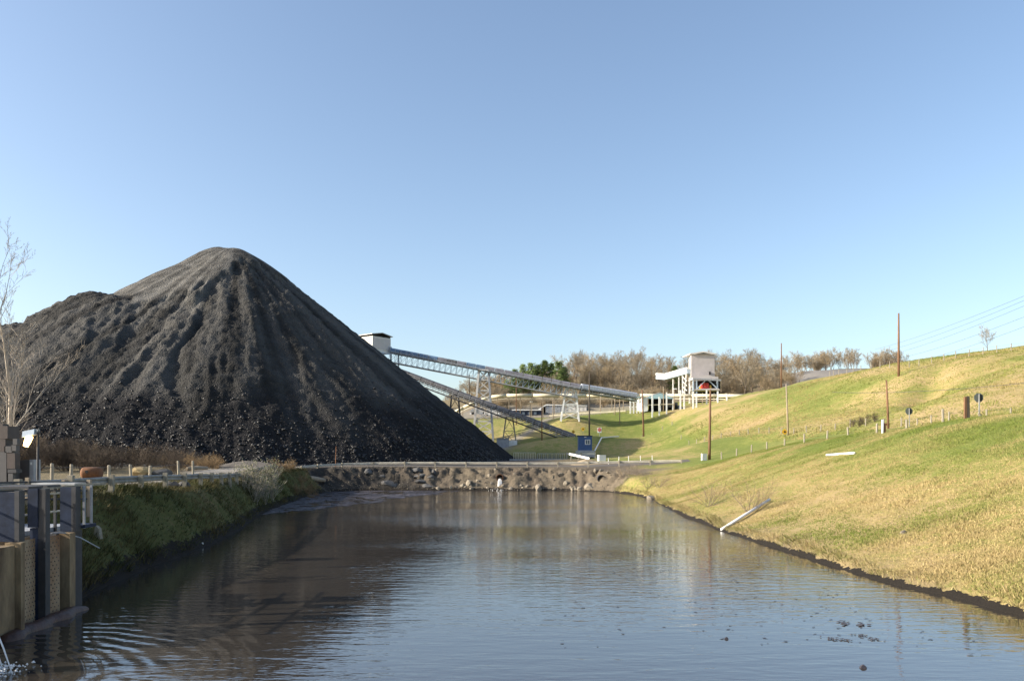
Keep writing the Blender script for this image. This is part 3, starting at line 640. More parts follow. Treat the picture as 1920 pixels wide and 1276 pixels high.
# aqua shed
D = 214; root = empty('open_shed', tuple(Pg(1238, D)), 'open fronted shed with aqua gable and white side wall', 'shed')
g = lambda px, py, d=D: P(px, py, d)
MB().prism([g(1215, 747), g(1262, 747), g(1262, 745.5), g(1238, 736.5), g(1215, 744)], (0, .12, 0)).build('gable_panel', M['aqua'], root)
mb = MB(); q0, q1 = g(1214, 745), g(1263, 746.5); qm = g(1238, 735.6)
mb.prism([q0, qm, qm + Vector((0, 0, .14)), q0 + Vector((0, 0, .14))], (-.7, 9, 0)); mb.prism([qm, q1, q1 + Vector((0, 0, .14)), qm + Vector((0, 0, .14))], (-.7, 9, 0)); mb.build('roof', M['galv'], root)
MB().prism([g(1207, 745), g(1214.6, 745), g(1214.6, 770), g(1207, 772)], (-.6, 8, 0)).build('side_wall', M['white'], root)
MB().prism([g(1216, 747, D + 6), g(1262, 747, D + 6), g(1262, 775, D + 6), g(1216, 775, D + 6)], (0, .1, 0)).build('back_wall', M['black'], root)
for px in (1224, 1238, 1250, 1261.5): MB().bar(g(px, 747, D + .2), g(px, 775, D + .2), .3).build('column', M['white'], root)
MB().bar(g(1184, 748), g(1207, 742), 2.4, .25).build('awning', M['aqua'], root)
for px in (1182, 1188, 1194, 1200): MB().bar(g(px, 746), g(px, 777), .35).build('frame_post', M['white'], root)
for py in (754, 763): MB().bar(g(1180, py), g(1207, py - 2), .2).build('frame_rail', M['white'], root)
MB().bar(g(1213, 759), g(1262, 757), .25).build('guard_bar', M['cream'], root)
root2 = empty('parked_loader', tuple(Pg(1256, D + 3)), 'dark loader parked in the mouth of the aqua shed', 'loader')
lb = Pg(1256, D + 3)
MB().box(lb + Vector((0, 0, 1.5)), (4.2, 2.2, 1.3)).box(lb + Vector((-.6, 0, 2.5)), (1.6, 1.7, 1.3)).build('body', M['darkcover'], root2)
for sx in (-1.4, 1.4): MB().tube([lb + Vector((sx, -1.3, .75)), lb + Vector((sx, -.8, .75))], .75, 12).build('wheel', M['black'], root2)
MB().prism([lb + Vector(q) for q in ((2.1, -1.2, .4), (3.6, -1.2, .3), (3.7, -1.2, .5), (2.6, -1.2, 1.5))], (0, 2.4, 0)).build('bucket', M['greysteel'], root2)
# warehouse
D = 255; root = empty('long_warehouse', tuple(Pg(1058, D)), 'long low white and grey warehouse behind the lattice trestle', 'warehouse')
MB().prism([g(1023, 759, D), g(1100, 761, D), g(1100, 782, D), g(1023, 782, D)], (0, 12, 0)).build('wall', M['cladlight'], root)
for i in range(11): MB().prism([g(1024 + i * 7, 760.5, D - .05), g(1029.6 + i * 7, 760.5, D - .05), g(1029.6 + i * 7, 780, D - .05), g(1024 + i * 7, 780, D - .05)], (0, -.12, 0)).build('wall_panel', M['greysteel'] if i < 6 else M['cladlight'], root)
MB().prism([g(998, 774, D - .5), g(1024, 757.5, D - .5), g(1101, 759.5, D - .5), g(1101, 760.5, D - .5), g(1024, 759.5, D - .5), g(1000, 775.5, D - .5)], (0, 13, 0)).build('roof', M['white'], root)
root = empty('low_office', tuple(Pg(988, 250)), 'low blue grey flat roofed building left of the warehouse', 'building')
MB().prism([g(962, 769, 250), g(1015, 769, 250), g(1015, 783, 250), g(962, 783, 250)], (0, 7, 0)).build('wall', M['gateblue'], root)
MB().prism([g(960, 767, 249.6), g(1017, 767, 249.6), g(1017, 769, 249.6), g(960, 769, 249.6)], (0, 8, 0)).build('roof', M['white'], root)
for i in range(4): MB().prism([g(968 + i * 11, 772, 249.9), g(973 + i * 11, 772, 249.9), g(973 + i * 11, 777, 249.9), g(968 + i * 11, 777, 249.9)], (0, -.08, 0)).build('window', M['glass'], root)
root = empty('white_trailer', tuple(Pg(922, 245)), 'white box trailer standing left of the low office', 'trailer')
MB().prism([g(908, 768, 245), g(938, 768, 245), g(938, 778, 245), g(908, 778, 245)], (0, 2.6, 0)).build('body', M['white'], root)
for px in (912, 932): MB().tube([g(px, 778.5, 244.8), g(px, 778.5, 245.4)], .5, 10).build('wheel', M['black'], root)
root = empty('gabled_hut', tuple(Pg(892, 255)), 'small white gabled hut seen between coal pile and tower', 'hut')
MB().prism([g(881, 770, 255), g(905, 770, 255), g(905, 781, 255), g(881, 781, 255)], (0, 6, 0)).build('wall', M['white'], root)
MB().prism([g(879, 771, 254.5), g(886, 766, 254.5), g(906, 765.5, 254.5), g(907, 770, 254.5)], (0, 7, 0)).build('roof', M['galv'], root)
MB().prism([g(884, 773, 254.9), g(892, 773, 254.9), g(892, 781, 254.9), g(884, 781, 254.9)], (0, -.06, 0)).build('door', M['black'], root)
root = empty('plant_guardrail', tuple(Pg(1110, 222)), 'long white rail on short posts along the plant yard edge', 'guardrail')
pr = [Pg(px, 222 - (px - 1030) * .05, .75) for px in range(1030, 1186, 12)]
for a, b in zip(pr[:-1], pr[1:]): MB().bar(a, b, .1, .4).build('rail', M['cream'], root)
for a in pr: MB().bar(a - Vector((0, -.1, 1.1)), a + Vector((0, .1, .1)), .15).build('post', M['postwood'], root)

# ------------------------------------------------------------------ poles
def pole(px, ytop, ybase, D, label, r=.17, m='pole', cross=0, group=None, lamp=False, lean=0.0):
    a = P(px, ybase, D); a.z = H(a.x, a.y); t = P(px + lean, ytop, D)
    root = empty('utility_pole', tuple(a), label, 'utility pole', group)
    MB().tube([a - Vector((0, 0, .8)), a.lerp(t, .5), t], [r * 1.2, r, r * .72], 8).build('shaft', M[m], root, True)
    for k in range(cross):
        MB().bar(t + Vector((-1.2, 0, -.5 - k * .9)), t + Vector((1.2, 0, -.5 - k * .9)), .12).build('crossarm', M[m], root)
        for s in (-1.1, -.55, .55, 1.1): MB().tube([t + Vector((s, 0, -.45 - k * .9)), t + Vector((s, 0, -.2 - k * .9))], .06, 6).build('insulator', M['white'], root)
    if lamp: MB().box(t + Vector((.3, 0, -.1)), (.9, .35, .28)).build('lamp_head', M['white'], root)
    return root, t
pole(1105, 697, 820, 152, 'dark brown utility pole standing behind the blue shed', .17, 'darkwood')
pole(1207, 730, 820, 180, 'brown utility pole on the grass crest at the tip of the shadow', .2, 'pole', lean=-3)
pole(1330, 730, 860, 117, 'brown utility pole beside the right end of the dam guardrail', .18, 'pole', lean=2)
pole(1478, 720, 816, 124, 'pale utility pole beside the yellow diamond sign on the hillside', .13, 'paleplole', lean=-4)
pole(1666, 712, 806, 92, 'slender brown pole between the hillside fence posts below the ravine', .12, 'pole', lean=-4)
_, T1 = pole(1685, 587, 704, 142, 'tall brown pole against the sky on the upper hillside', .19, 'pole')
pole(1465, 643, 727, 204, 'brown pole against the sky beside the bare trees', .17, 'pole')
pole(1016, 755, 826, 170, 'thin brown pole in front of the lower conveyor', .13, 'pole')
pole(968, 708, 790, 215, 'thin brown pole under the middle of the covered conveyor', .12, 'pole')
pole(880, 702, 765, 300, 'far power pole with crossarm against the sky left of the lattice tower', .2, 'darkwood', 1)
for i, (px, t, b, D) in enumerate(((994, 752, 782, 232), (1037, 748, 788, 214), (1126, 742, 778, 218), (1153, 733, 778, 214), (1162, 737, 800, 204), (1244, 725, 768, 214), (1264, 728, 768, 211))):
    pole(px, t, b, D, ORD[i] + ' from left of the thin pale posts among the plant yard structures', .12, 'paleplole', 0, 'thin posts in the plant yard', i % 2 == 0)
for i, (px, t, b) in enumerate(((1223, 740, 770), (1236, 744, 769), (1250, 735, 769), (1276, 731, 766), (1283, 742, 765), (1300, 734, 764), (1306, 738, 762), (1325, 731, 756), (1332, 738, 756), (1346, 733, 753), (1363, 738, 749))):
    a = Praw(px, b, 224) if px < 1264 else dam_pt(px, b + 1.5, 198); a.z = H(a.x, a.y); ht = Praw(px, t, a.y).z - a.z
    o = MB().box((a.x, a.y, a.z + ht / 2 - .2), (.34, .34, ht + .4)).build('marker_post', M['white'], None)
    tag(o, ORD[i] + ' from left of the square white posts along the crest below the tall building', 'post', 'white posts along the crest')
# ------------------------------------------------------------------ fences
post_me = MB().tube([(0, 0, -.4), (0, 0, .98), (0, 0, 1.02)], [.1, .095, .06], 7).mesh('fence_post', M['postwood'])
thin_me = MB().tube([(0, 0, -.4), (0, 0, 1.0)], [.085, .08], 6).mesh('fence_post', M['postwood'])
thin_pale = MB().tube([(0, 0, -.4), (0, 0, 1.0)], [.055, .05], 6).mesh('fence_post', M['white'])
rr = random.Random(5)
def row(pts, me, h, label, group, wires=0, jit=.04):
    tops = []
    for ip, p in enumerate(pts):
        s = rr.uniform(.88, 1.12); o = link_mesh('fence_post', me, None, (p[0], p[1], H(p[0], p[1])), (rr.uniform(-jit, jit), rr.uniform(-jit, jit), rr.uniform(0, 3)), (1.0, 1.0, h * s))
        tag(o, ORD[ip] + ' from left, ' + label, 'post', group); tops.append(Vector((p[0], p[1], H(p[0], p[1]) + h * .85)))
    if wires:
        w_ = MB()
        for k in range(wires):
            for a, b in zip(tops[:-1], tops[1:]): w_.tube([a - Vector((0, 0, k * .35)), (a + b) / 2 - Vector((0, 0, k * .35 + .03)), b - Vector((0, 0, k * .35))], .011, 3, False)
        o = w_.build('fence_wire', M['wire']); tag(o, 'thin wire strung along the ' + group, 'wire')
def along(path, step):
    out = []; path = [Vector((p[0], p[1], 0)) for p in path]; carry = 0
    for a, b in zip(path[:-1], path[1:]):
        L = (b - a).length; t = carry
        while t < L: q = a.lerp(b, t / L); out.append((q.x, q.y)); t += step
        carry = t - L
    return out
X_ = lambda px, D: (px - 960) / F * D
row([(X_(px, D), D) for px, D in ((1353, 113), (1381, 110.5), (1409, 107), (1438, 103), (1471, 98.5), (1508, 94), (1551, 88), (1590, 83.5), (1644, 76), (1700, 70.5), (1768, 63))], post_me, .95, 'stout weathered wood post in the roadside row on the right bank', 'roadside posts on the right bank')
row([(X_(px, far_depth(px, D)), far_depth(px, D)) for px, D in ((1204, 188), (1222, 184), (1242, 180), (1260, 176), (1277, 172), (1292, 168), (1306, 164), (1321, 161), (1336, 157), (1352, 153), (1370, 149), (1386, 145), (1403, 141.5), (1423, 137), (1442, 133), (1465, 128), (1488, 123.5), (1512, 119), (1539, 114), (1566, 109), (1594, 104.5), (1623, 100), (1657, 95), (1690, 91), (1720, 87.5), (1746, 85), (1779, 81.5), (1850, 75), (1895, 71))], thin_me, .95, 'thin fence post in the long row crossing the middle of the hillside', 'fence crossing the middle of the hillside', 1)
row([(X_(px, D), D) for px, D in ((1556, 190), (1563, 188), (1573, 186), (1588, 182), (1600, 178), (1614, 174), (1632, 170), (1650, 165), (1668, 160), (1705, 152), (1723, 149), (1747, 147), (1770, 145.5), (1792, 144), (1817, 143), (1843, 141.5), (1869, 140), (1896, 139), (1925, 138))], thin_me, 1.35, 'thin post in the fence along the grassy skyline', 'fence along the grassy skyline', 1)
row([(X_(px, D), D) for px, D in ((1141, 125), (1160, 125), (1179, 125), (1201, 125), (1223, 125))], thin_pale, 1.0, 'pale thin post in the wire fence behind the dam guardrail', 'wire fence behind the dam', 1)
row([(X_(px, D), D) for px, D in ((57, 45), (97, 46), (133, 47), (205, 48), (246, 50), (281, 53), (335, 62), (362, 64))], post_me, 1.15, 'leaning grey wood post in the row across the gravel road', 'posts across the gravel road', 1, .08)
# special posts, signs
a = Pg(1655, 72); root = empty('marker_stake', tuple(a), 'white topped stake with rusty bracket in front of the roadside posts', 'stake')
MB().tube([a - Vector((0, 0, .3)), a + Vector((0, 0, 1.25))], [.11, .10], 8).build('stake', M['white'], root, True); MB().box(a + Vector((.2, .03, .5)), (.14, .16, .9)).box(a + Vector((.28, 0, .85)), (.2, .12, .2)).build('bracket', M['rust'], root)
a = Pg(1813, 60); root = empty('pole_stub', tuple(a), 'split dark pole stub on the right bank between two sign backs', 'stub')
MB().bar(a - Vector((.12, 0, .4)), a + Vector((-.12, 0, 1.62)), .17).build('lit_half', M['pole'], root); MB().bar(a + Vector((.1, .02, -.4)), a + Vector((.06, .02, 1.66)), .2).build('dark_half', M['darkwood'], root)  # left half painted lighter as the sunlit side, right half dark
a = Pg(1838, 62); tag(MB().tube([a + Vector((-.15, 0, .35)), a + Vector((.15, 0, -.05))], .1, 8).build('broken_post', M['postwood']), 'short broken post leaning below the right sign back', 'post')
def octa(c, r, nrm_y, th=.03): return [(c[0] + r * math.cos(R(22.5 + 45 * k)), c[1], c[2] + r * math.sin(R(22.5 + 45 * k))) for k in range(8)]
for px, D, hgt, lab in ((1705, 84, 1.75, 'octagonal sign seen from behind beside the slender hillside pole'), (1836, 65, 1.75, 'octagonal sign seen from behind at the far right of the bank')):
    a = Pg(px, D); root = empty('road_sign', tuple(a), lab, 'sign')
    MB().bar(a - Vector((0, 0, .4)), a + Vector((0, 0, hgt + .3)), .07).build('post', M['galv'], root)
    MB().prism(octa(a + Vector((0, .06, hgt)), .40, 1), (0, .03, 0)).build('sign_back', M['signback'], root)
    MB().box(a + Vector((.1, .03, hgt)), (.22, .03, .5)).build('mount_plate', M['black'], root)
def diamond(px, py, D, s, lab):
    a = Pg(px, D); c = P(px, py, D); root = empty('warning_sign', tuple(a), lab, 'sign')
    MB().bar(a - Vector((0, 0, .3)), c, .09).build('post', M['postwood'], root)
    MB().prism([c + Vector((-s, -.06, 0)), c + Vector((0, -.06, -s)), c + Vector((s, -.06, 0)), c + Vector((0, -.06, s))], (0, -.03, 0)).build('sign_plate', M['yellow'], root)
    MB().prism([c + Vector((-s * .35, -.1, 0)), c + Vector((0, -.1, -s * .35)), c + Vector((s * .35, -.1, 0)), c + Vector((0, -.1, s * .35))], (0, -.01, 0)).build('sign_mark', M['black'], root)
diamond(1471, 809, 125, .5, 'yellow diamond sign at the foot of the pale hillside pole')
diamond(1075, 809, 181, .5, 'yellow diamond sign at the lower end of the dark conveyor')
diamond(1093, 804, 183, .55, 'yellow diamond sign left of the red stop sign')
a = Pg(1124, 183); c = P(1124, 806, 183); root = empty('stop_sign', tuple(a), 'red stop sign on a white board by the plant road', 'sign')
MB().bar(a, c, .1).build('post', M['galv'], root); MB().box(c, (1.05, .05, 1.3)).build('board', M['white'], root)
MB().prism(octa(c + Vector((0, -.08, .12)), .48, 1), (0, .04, 0)).build('sign_plate', M['red'], root)
def text_part(txt, size, loc, m, parent):
    cu = bpy.data.curves.new('lettering', 'FONT'); cu.body = txt; cu.size = size; cu.align_x = 'CENTER'; cu.align_y = 'CENTER'; cu.extrude = .004
    o = bpy.data.objects.new('tmp', cu); COL.objects.link(o); dg = bpy.context.evaluated_depsgraph_get(); me = bpy.data.meshes.new_from_object(o.evaluated_get(dg))
    bpy.data.objects.remove(o); me.materials.clear(); me.materials.append(m); p = link_mesh('lettering', me, parent, Vector(loc) - parent.location, (R(90), 0, 0)); return p
text_part('STOP', .32, c + Vector((0, -.10, .12)), M['white'], root)

# ------------------------------------------------------------------ guardrails
M['oldrail'] = mat('weathered_rail', (0.27, 0.26, 0.235), .6, .4, 2.0)
M['creamrail'] = mat('sunbleached_rail', (0.52, 0.48, 0.40), .55, .3, 1.2)
def guardrail(name, label, path, step, rail_h=.62, post=(.17, .2, .85), pm=M['postwood'], rm=M['galv'], side=1, group=None, jit=0.03, drop=None):
    pts = [Vector((p[0], p[1], H(p[0], p[1]))) for p in path]; root = empty(name, tuple(pts[0]), label, 'guardrail', group)
    pos = along(path, step); prev = None; zz_ = np.array([H(*q) for q in pos]); zz_ = np.convolve(np.pad(zz_, 2, mode='edge'), np.ones(5) / 5, 'valid')
    for i, (x_, y_) in enumerate(pos):
        b = Vector((x_, y_, zz_[i])); nxt = pos[min(i + 1, len(pos) - 1)]; pv = pos[max(i - 1, 0)]
        t = Vector((nxt[0] - pv[0], nxt[1] - pv[1], 0)).normalized(); n = Vector((-t.y, t.x, 0)) * side
        hz = post[2] * rr.uniform(.93, 1.08); rz = math.atan2(t.y, t.x)
        mx = Matrix.Rotation(rz, 3, 'Z') @ Matrix.Rotation(rr.uniform(-jit, jit), 3, 'X') @ Matrix.Rotation(rr.uniform(-jit, jit), 3, 'Y')
        MB().box(b + Vector((0, 0, hz / 2 - .4)), (post[0], post[1], hz + .8), ax=mx).build('post', pm, root)
        c = b + n * (post[1] / 2 + .06) + Vector((0, 0, rail_h + rr.uniform(-jit, jit)))
        if prev is not None:
            prof = [(0, -.16), (.055, -.12), (.055, -.05), (.0, -.015), (0, .015), (.055, .05), (.055, .12), (0, .16)]
            o_ = [prev + n * p * -1 + Vector((0, 0, q)) for p, q in prof]; e_ = [c + n * p * -1 + Vector((0, 0, q)) for p, q in prof]
            back = Vector((n.x * .008, n.y * .008, 0)); m_ = MB(); k = len(prof)
            m_.add(o_ + e_ + [v + back for v in o_] + [v + back for v in e_], [(j, j + 1, k + j + 1, k + j) for j in range(k - 1)] + [(2 * k + j, 3 * k + j, 3 * k + j + 1, 2 * k + j + 1) for j in range(k - 1)] + [(0, k, 3 * k, 2 * k), (k - 1, 3 * k - 1, 4 * k - 1, 2 * k - 1)])
            m_.build('rail', rm, root)
        prev = c
    return root
guardrail('road_guardrail', 'weathered steel guardrail on wood posts along the left bank road', [(-18.0, 22), (-18.2, 35), (-18.9, 43), (-19.7, 50), (-21.3, 59), (-23.2, 69), (-25.2, 79), (-27.2, 89), (-28.6, 99), (-28.4, 107)], 3.6, .60, (.2, .22, .86), rm=M['oldrail'], side=1)
gd = [(X_(565, 110), 110), (X_(600, 115), 115), (X_(640, 118), 118), (X_(700, 119.3), 119.3), (X_(800, 119.6), 119.6), (X_(960, 119.6), 119.6), (X_(1100, 119.6), 119.6), (X_(1190, 119.4), 119.4), (X_(1262, 118.6), 118.6), (X_(1318, 117), 117)]
guardrail('dam_guardrail', 'long low guardrail along the crest of the earth dam', gd, 4.6, .58, (.2, .22, .80), rm=M['creamrail'], side=1, jit=.05)
guardrail('bridge_guardrail', 'short grey guardrail in front of the blue shed', [(X_(1063, 168), 168), (X_(1119, 168), 168)], 3.0, 1.1, (.2, .22, 1.35), side=-1)
a0, a1 = Pg(1067, 127), Pg(1105, 126); root = empty('bent_guardrail', tuple(a0), 'white bent guardrail section slanting down left of the concrete block', 'guardrail')
MB().bar(a0 + Vector((0, 0, 1.15)), a1 + Vector((0, 0, .45)), .08, .38).build('rail', M['white'], root)
for t in (.08, .45, .82): q = lp(a0, a1, t); MB().bar(q - Vector((0, -.15, .3)), q + Vector((0.1, .15, 1.2 - .75 * t)), .18).build('post', M['postwood'], root)
tag(MB().box(Pg(1128, 126, .4), (1.2, 1.0, 1.15), .2).build('concrete_block', M['white']), 'white concrete block behind the dam guardrail', 'block')
tag(MB().box(Pg(1320, 116.8, .55), (.75, .4, 1.0), .2).build('rail_end_block', M['white']), 'white end block at the right end of the dam guardrail', 'block')
a = Pg(629, 117.5); tag(MB().tube([a - Vector((0, 0, .3)), a + Vector((.1, 0, 3.0))], [.06, .05], 6).build('iron_stake', M['rust']), 'thin rusty stake rising behind the dam guardrail in front of the coal', 'stake')
# railing of the small bridge
for lab, x0_, x1_, n, D, mm, hh_ in (('cream picket railing of the small bridge at the toe of the coal pile', 963, 1004, 13, 139, 'cream', 1.6), ('yellowish open railing between small bridge and blue shed', 1008, 1062, 14, 141, 'yellow', 1.35)):
    a, b = Pg(x0_, D), Pg(x1_, D); root = empty('railing', tuple(a), lab, 'railing')
    for i in range(n + 1): q = lp(a, b, i / n); q.z = max(a.z, b.z); MB().bar(q - Vector((0, 0, .5)), q + Vector((0, 0, hh_)), .09).build('picket', M['cream'] if i % 2 or mm == 'cream' else M['greysteel'], root)
    for hz in (.15, hh_): MB().bar((a.x, a.y, max(a.z, b.z) + hz), (b.x, b.y, max(a.z, b.z) + hz), .08).build('rail', M['galv'], root)
tag(MB().box(Pg(1012, 137.5, -.1), (12.5, 2.6, .5)).build('bridge_deck', M['greysteel']), 'dark low bridge deck under the picket railing', 'bridge')
# blue shed
D = 177; a = Vector((X_(1097, D), D, 0)); zb = CZ - (843 - HZ) / F * D; root = empty('blue_shed', (a.x, a.y, zb), 'small blue guard shed with white framed window in the shade', 'shed')
xl_, xr_ = X_(1085, D), X_(1110, D); wd = xr_ - xl_; cx = (xl_ + xr_) / 2
MB().box((cx, D + 1.3, zb + 1.5), (wd, 2.6, 3.2)).build('wall', M['blueshed'], root)
MB().box((cx, D + 1.3, zb + 3.16), (wd + .35, 3.0, .12)).build('roof', M['gateblue'], root)
f = MB().box((cx + .5, D - .02, zb + 1.75), (1.15, .06, 1.1)).build('window_frame', M['white'], root)
for s in (-.25, .25): MB().box((cx + .5 + s, D - .06, zb + 1.75), (.42, .02, .9)).build('pane', M['glass'], f)
MB().box((cx - .95, D - .02, zb + 1.25), (.75, .04, 2.3)).build('door', M['blueshed'], root)
MB().box((cx, D - .03, zb + 2.85), (.45, .03, .16)).build('name_plate', M['white'], root)
tag(MB().box((cx + .1, D + 1.3, zb - .85), (4.0, 3.6, 1.5)).build('shed_plinth', M['greysteel']), 'grey plinth beneath the blue shed', 'plinth')
w1, w2, w3 = P(1110, 842, 143.5), P(1128, 819.5, 170), P(1160, 819, 176)
for q in (w1, w2, w3): q.z = H(q.x, q.y) + .45
o = MB().tube([w1, w2, w3], .16, 6).build('slope_pipe', M['pvc']); tag(o, 'white pipe running up the shaded slope behind the blue shed', 'pipe')

# ------------------------------------------------------------------ pipes, rocks, outlet on the dam and bank
def ground_n(x_, y_): return Vector((0, 0, 1))
a, b = dam_pt(1353, 995, 44) + Vector((0, 0, .1)), dam_pt(1443, 941, 44) + Vector((0, 0, .18)); tag(MB().tube([a, b], .10, 8).build('pvc_pipe', M['pvc'], None, True), 'white plastic pipe lying down the bank to the waterline', 'pipe')
a, b = dam_pt(1550, 855, 48) + Vector((0, 0, .1)), dam_pt(1602, 852, 48) + Vector((0, 0, .12)); tag(MB().tube([a, b], .10, 8).build('pvc_pipe', M['pvc'], None, True), 'white plastic pipe lying level on the upper grass bank', 'pipe')
def rock_mesh(seed, m):
    bm = bmesh.new(); bmesh.ops.create_icosphere(bm, subdivisions=2, radius=1.0); r2 = random.Random(seed)
    cuts = [(Vector((r2.uniform(-1, 1), r2.uniform(-1, 1), r2.uniform(-1, 1))).normalized(), r2.uniform(.5, .85)) for _ in range(9)]
    for v in bm.verts:
        for n, d in cuts:
            e = v.co.dot(n) - d
            if e > 0: v.co -= n * e
        v.co *= r2.uniform(.95, 1.05)
    me = bpy.data.meshes.new('rock'); bm.to_mesh(me); bm.free(); me.materials.append(m); return me
RM = [rock_mesh(i, M['rock']) for i in range(5)]; RD = [rock_mesh(20 + i, M['darkrock']) for i in range(4)]
big = [(1010, 916, .95, .75, 'large pale boulder at the waterline right of the gushing outlet'), (1108, 914, 1.5, .8, 'broad pale boulder at the waterline below the dark culvert'), (1090, 917, .9, .45, 'flat pale rock left of the broad boulder at the waterline'),
       (1060, 906, .55, .5, 'round pale rock on the dam face left of the culvert'), (878, 906, .85, .6, 'tilted brown rock on the dam face left of the outlet'), (1052, 889, .6, .4, 'pale rock stuck in the middle of the dam face'), (1222, 934, .8, .4, 'pale rock at the bend of the right shore'), (1695, 1000, .22, .16, 'small flat pale stone on the right grass bank')]
for px, py, s, sz, lab in big:
    q = dam_pt(px, py, 113 if py < 930 else (85 if px < 1300 else 32)); o = link_mesh('rock', RM[rr.randrange(5)], None, q, (0, rr.uniform(-.2, .2), rr.uniform(0, 6)), (s, s * .8, sz)); tag(o, lab, 'rock')
slabs = [(730, 908, 1.7, .55, .25, 'big grey slab leaning at the waterline on the shaded dam corner'), (715, 893, 1.1, .4, .2, 'grey slab above the big leaning slab'), (690, 884, 1.0, .45, .3, 'brown slab near the crest of the shaded dam corner'), (783, 882, 1.9, .4, .0, 'wide ledge slab below the dam crest'), (786, 892, 1.3, .35, -.1, 'second ledge slab beneath the wide one'), (806, 895, .9, .4, .0, 'blocky slab at the right end of the ledges'), (790, 903, 1.6, .35, .05, 'low ledge slab near the water'), (800, 910, 1.5, .3, 0, 'lowest ledge slab touching the water'), (812, 885, .8, .4, .1, 'upper blocky slab at the right end of the ledges')]
for px, py, s, sz, tl, lab in slabs:
    q = dam_pt(px, py, 111) + Vector((0, .35, -.05)); o = link_mesh('rock_slab', RD[rr.randrange(4)], None, q, (rr.uniform(-.25, .1), tl + rr.uniform(-.12, .12), rr.uniform(-.5, .5)), (s * .8, .9, sz * 1.35)); tag(o, lab, 'rock')
for i in range(46):
    px = rr.uniform(800, 1140); py = rr.uniform(908, 917) if rr.random() < .75 else rr.uniform(880, 908)
    q = dam_pt(px, py); s = rr.uniform(.16, .42); o = link_mesh('rock', RM[rr.randrange(5)], None, q, (rr.uniform(0, 3), 0, rr.uniform(0, 6)), (s, s, s * .7)); tag(o, 'small loose rock scattered along the foot of the dam face', 'rock', 'small loose rocks on the dam face')
rgd = np.random.default_rng(31); ux = rgd.uniform(-26, 22, 15000); uy = rgd.uniform(106, 119, 15000); ud = shore_d(ux, uy)
ku = (ud > .05) & (ud < 5.2) & (rgd.uniform(0, 1, 15000) < .25 + .75 * np.exp(-ud / .8) + .5 * (ud > 4)) & (uy > 107); ux, uy = ux[ku], uy[ku]
UV, UT = octs(np.column_stack([ux, uy, terrain(ux, uy)]), rgd.uniform(.03, .10, len(ux)) * rgd.uniform(.6, 1.7, len(ux)), rgd, .8)
M['rubble'] = mat('dam_rubble', (0.16, 0.132, 0.096), .95, .5, 1.3)
uo = link_mesh('dam_rubble', np_mesh('dam_rubble', UV, UT, M['rubble'])); tag(uo, 'loose stony rubble covering the dam face', 'rubble', None, 'stuff')
for px, py, rad, lab, pm in ((937, 895, .52, 'rusty outlet pipe gushing water from the dam face', 'rust'), (1127, 897, .55, 'dark culvert pipe mouth in the right part of the dam face', 'darksteel')):
    q = dam_pt(px, py); root = empty('culvert_pipe', tuple(q), lab, 'pipe'); mb = MB(); n = 16; L0, L1 = -.35, 2.0
    ring = lambda r_, yy: [(q.x + r_ * math.cos(6.2832 * k / n), q.y + yy, q.z + r_ * math.sin(6.2832 * k / n)) for k in range(n)]
    vs = ring(rad, L0) + ring(rad, L1) + ring(rad * .88, L0) + ring(rad * .88, L1)
    mb.add(vs, [f_ for k in range(n) for f_ in ((k, (k + 1) % n, n + (k + 1) % n, n + k), (2 * n + k, 3 * n + k, 3 * n + (k + 1) % n, 2 * n + (k + 1) % n), (k, 2 * n + k, 2 * n + (k + 1) % n, (k + 1) % n))]).build('barrel', M[pm], root)
    MB().prism(ring(rad * .87, .5), (0, .05, 0)).build('shadowed_end', M['black'], root)
q = dam_pt(937, 895); rg = np.random.default_rng(8); root = empty('outlet_cascade', (q.x, q.y - 1, 0), 'white water gushing from the outlet pipe and splashing into the pond', 'water jet')
mb = MB()
for i in range(46):
    ox = rg.normal(0, .10); v0 = rg.uniform(.5, 1.3); z0 = q.z - .2 + rg.uniform(-.15, .1); pts = []
    for t in np.linspace(0, math.sqrt(2 * max(z0, .2) / 9.8), 6): pts.append((q.x + ox * (1 + t), q.y - .7 - v0 * t, z0 - 4.9 * t * t))
    mb.tube(pts, [.02, .03, .03, .035, .04, .05], 4)
mb.build('falling_water', M['foam'], root)
SV, ST = octs(np.column_stack([q.x + rg.normal(0, 1.0, 260), q.y - 1.3 + rg.normal(0, .5, 260), np.abs(rg.normal(0, .09, 260))]), rg.uniform(.03, .11, 260), rg, .6)
so = link_mesh('splash', np_mesh('splash', SV - np.array(root.location), ST, M['foam']), root); so['kind'] = 'stuff'
# dirt mound behind the rail
def mound(name, label, cat, px, D, rx, ry, hz, m, seed):
    c = Pg(px, D); vs = []; fs = []; K, N = 7, 18; r2 = random.Random(seed)
    for i in range(K):
        t = i / (K - 1)
        for k in range(N):
            a = 6.2832 * k / N; rr_ = (1 - t) * (1 + .12 * math.sin(3 * a + seed)); x_, y_ = c.x + rx * rr_ * math.cos(a), c.y + ry * rr_ * math.sin(a)
            vs.append((x_, y_, H(x_, y_) - .15 + hz * (t * t * (3 - 2 * t)) + r2.uniform(-.05, .05)))
    for i in range(K - 1):
        for k in range(N): fs.append((i * N + k, i * N + (k + 1) % N, (i + 1) * N + (k + 1) % N, (i + 1) * N + k))
    return tag(MB().add(vs, fs).build(name, m, None, True), label, cat)
M['tan'] = mat('tan_dirt', (0.36, 0.28, 0.18), .95, .3, 1.5, .05, 5)
mound('dirt_mound', 'tan dirt mound behind the dam guardrail below the blue shed', 'mound', 1098, 123.8, 3.4, 1.5, .95, M['tan'], 1)
mound('gravel_heap', 'low brown spoil heap beside the left road bend', 'mound', 470, 112, 7, 2.6, 1.0, M['dustroad'], 2)

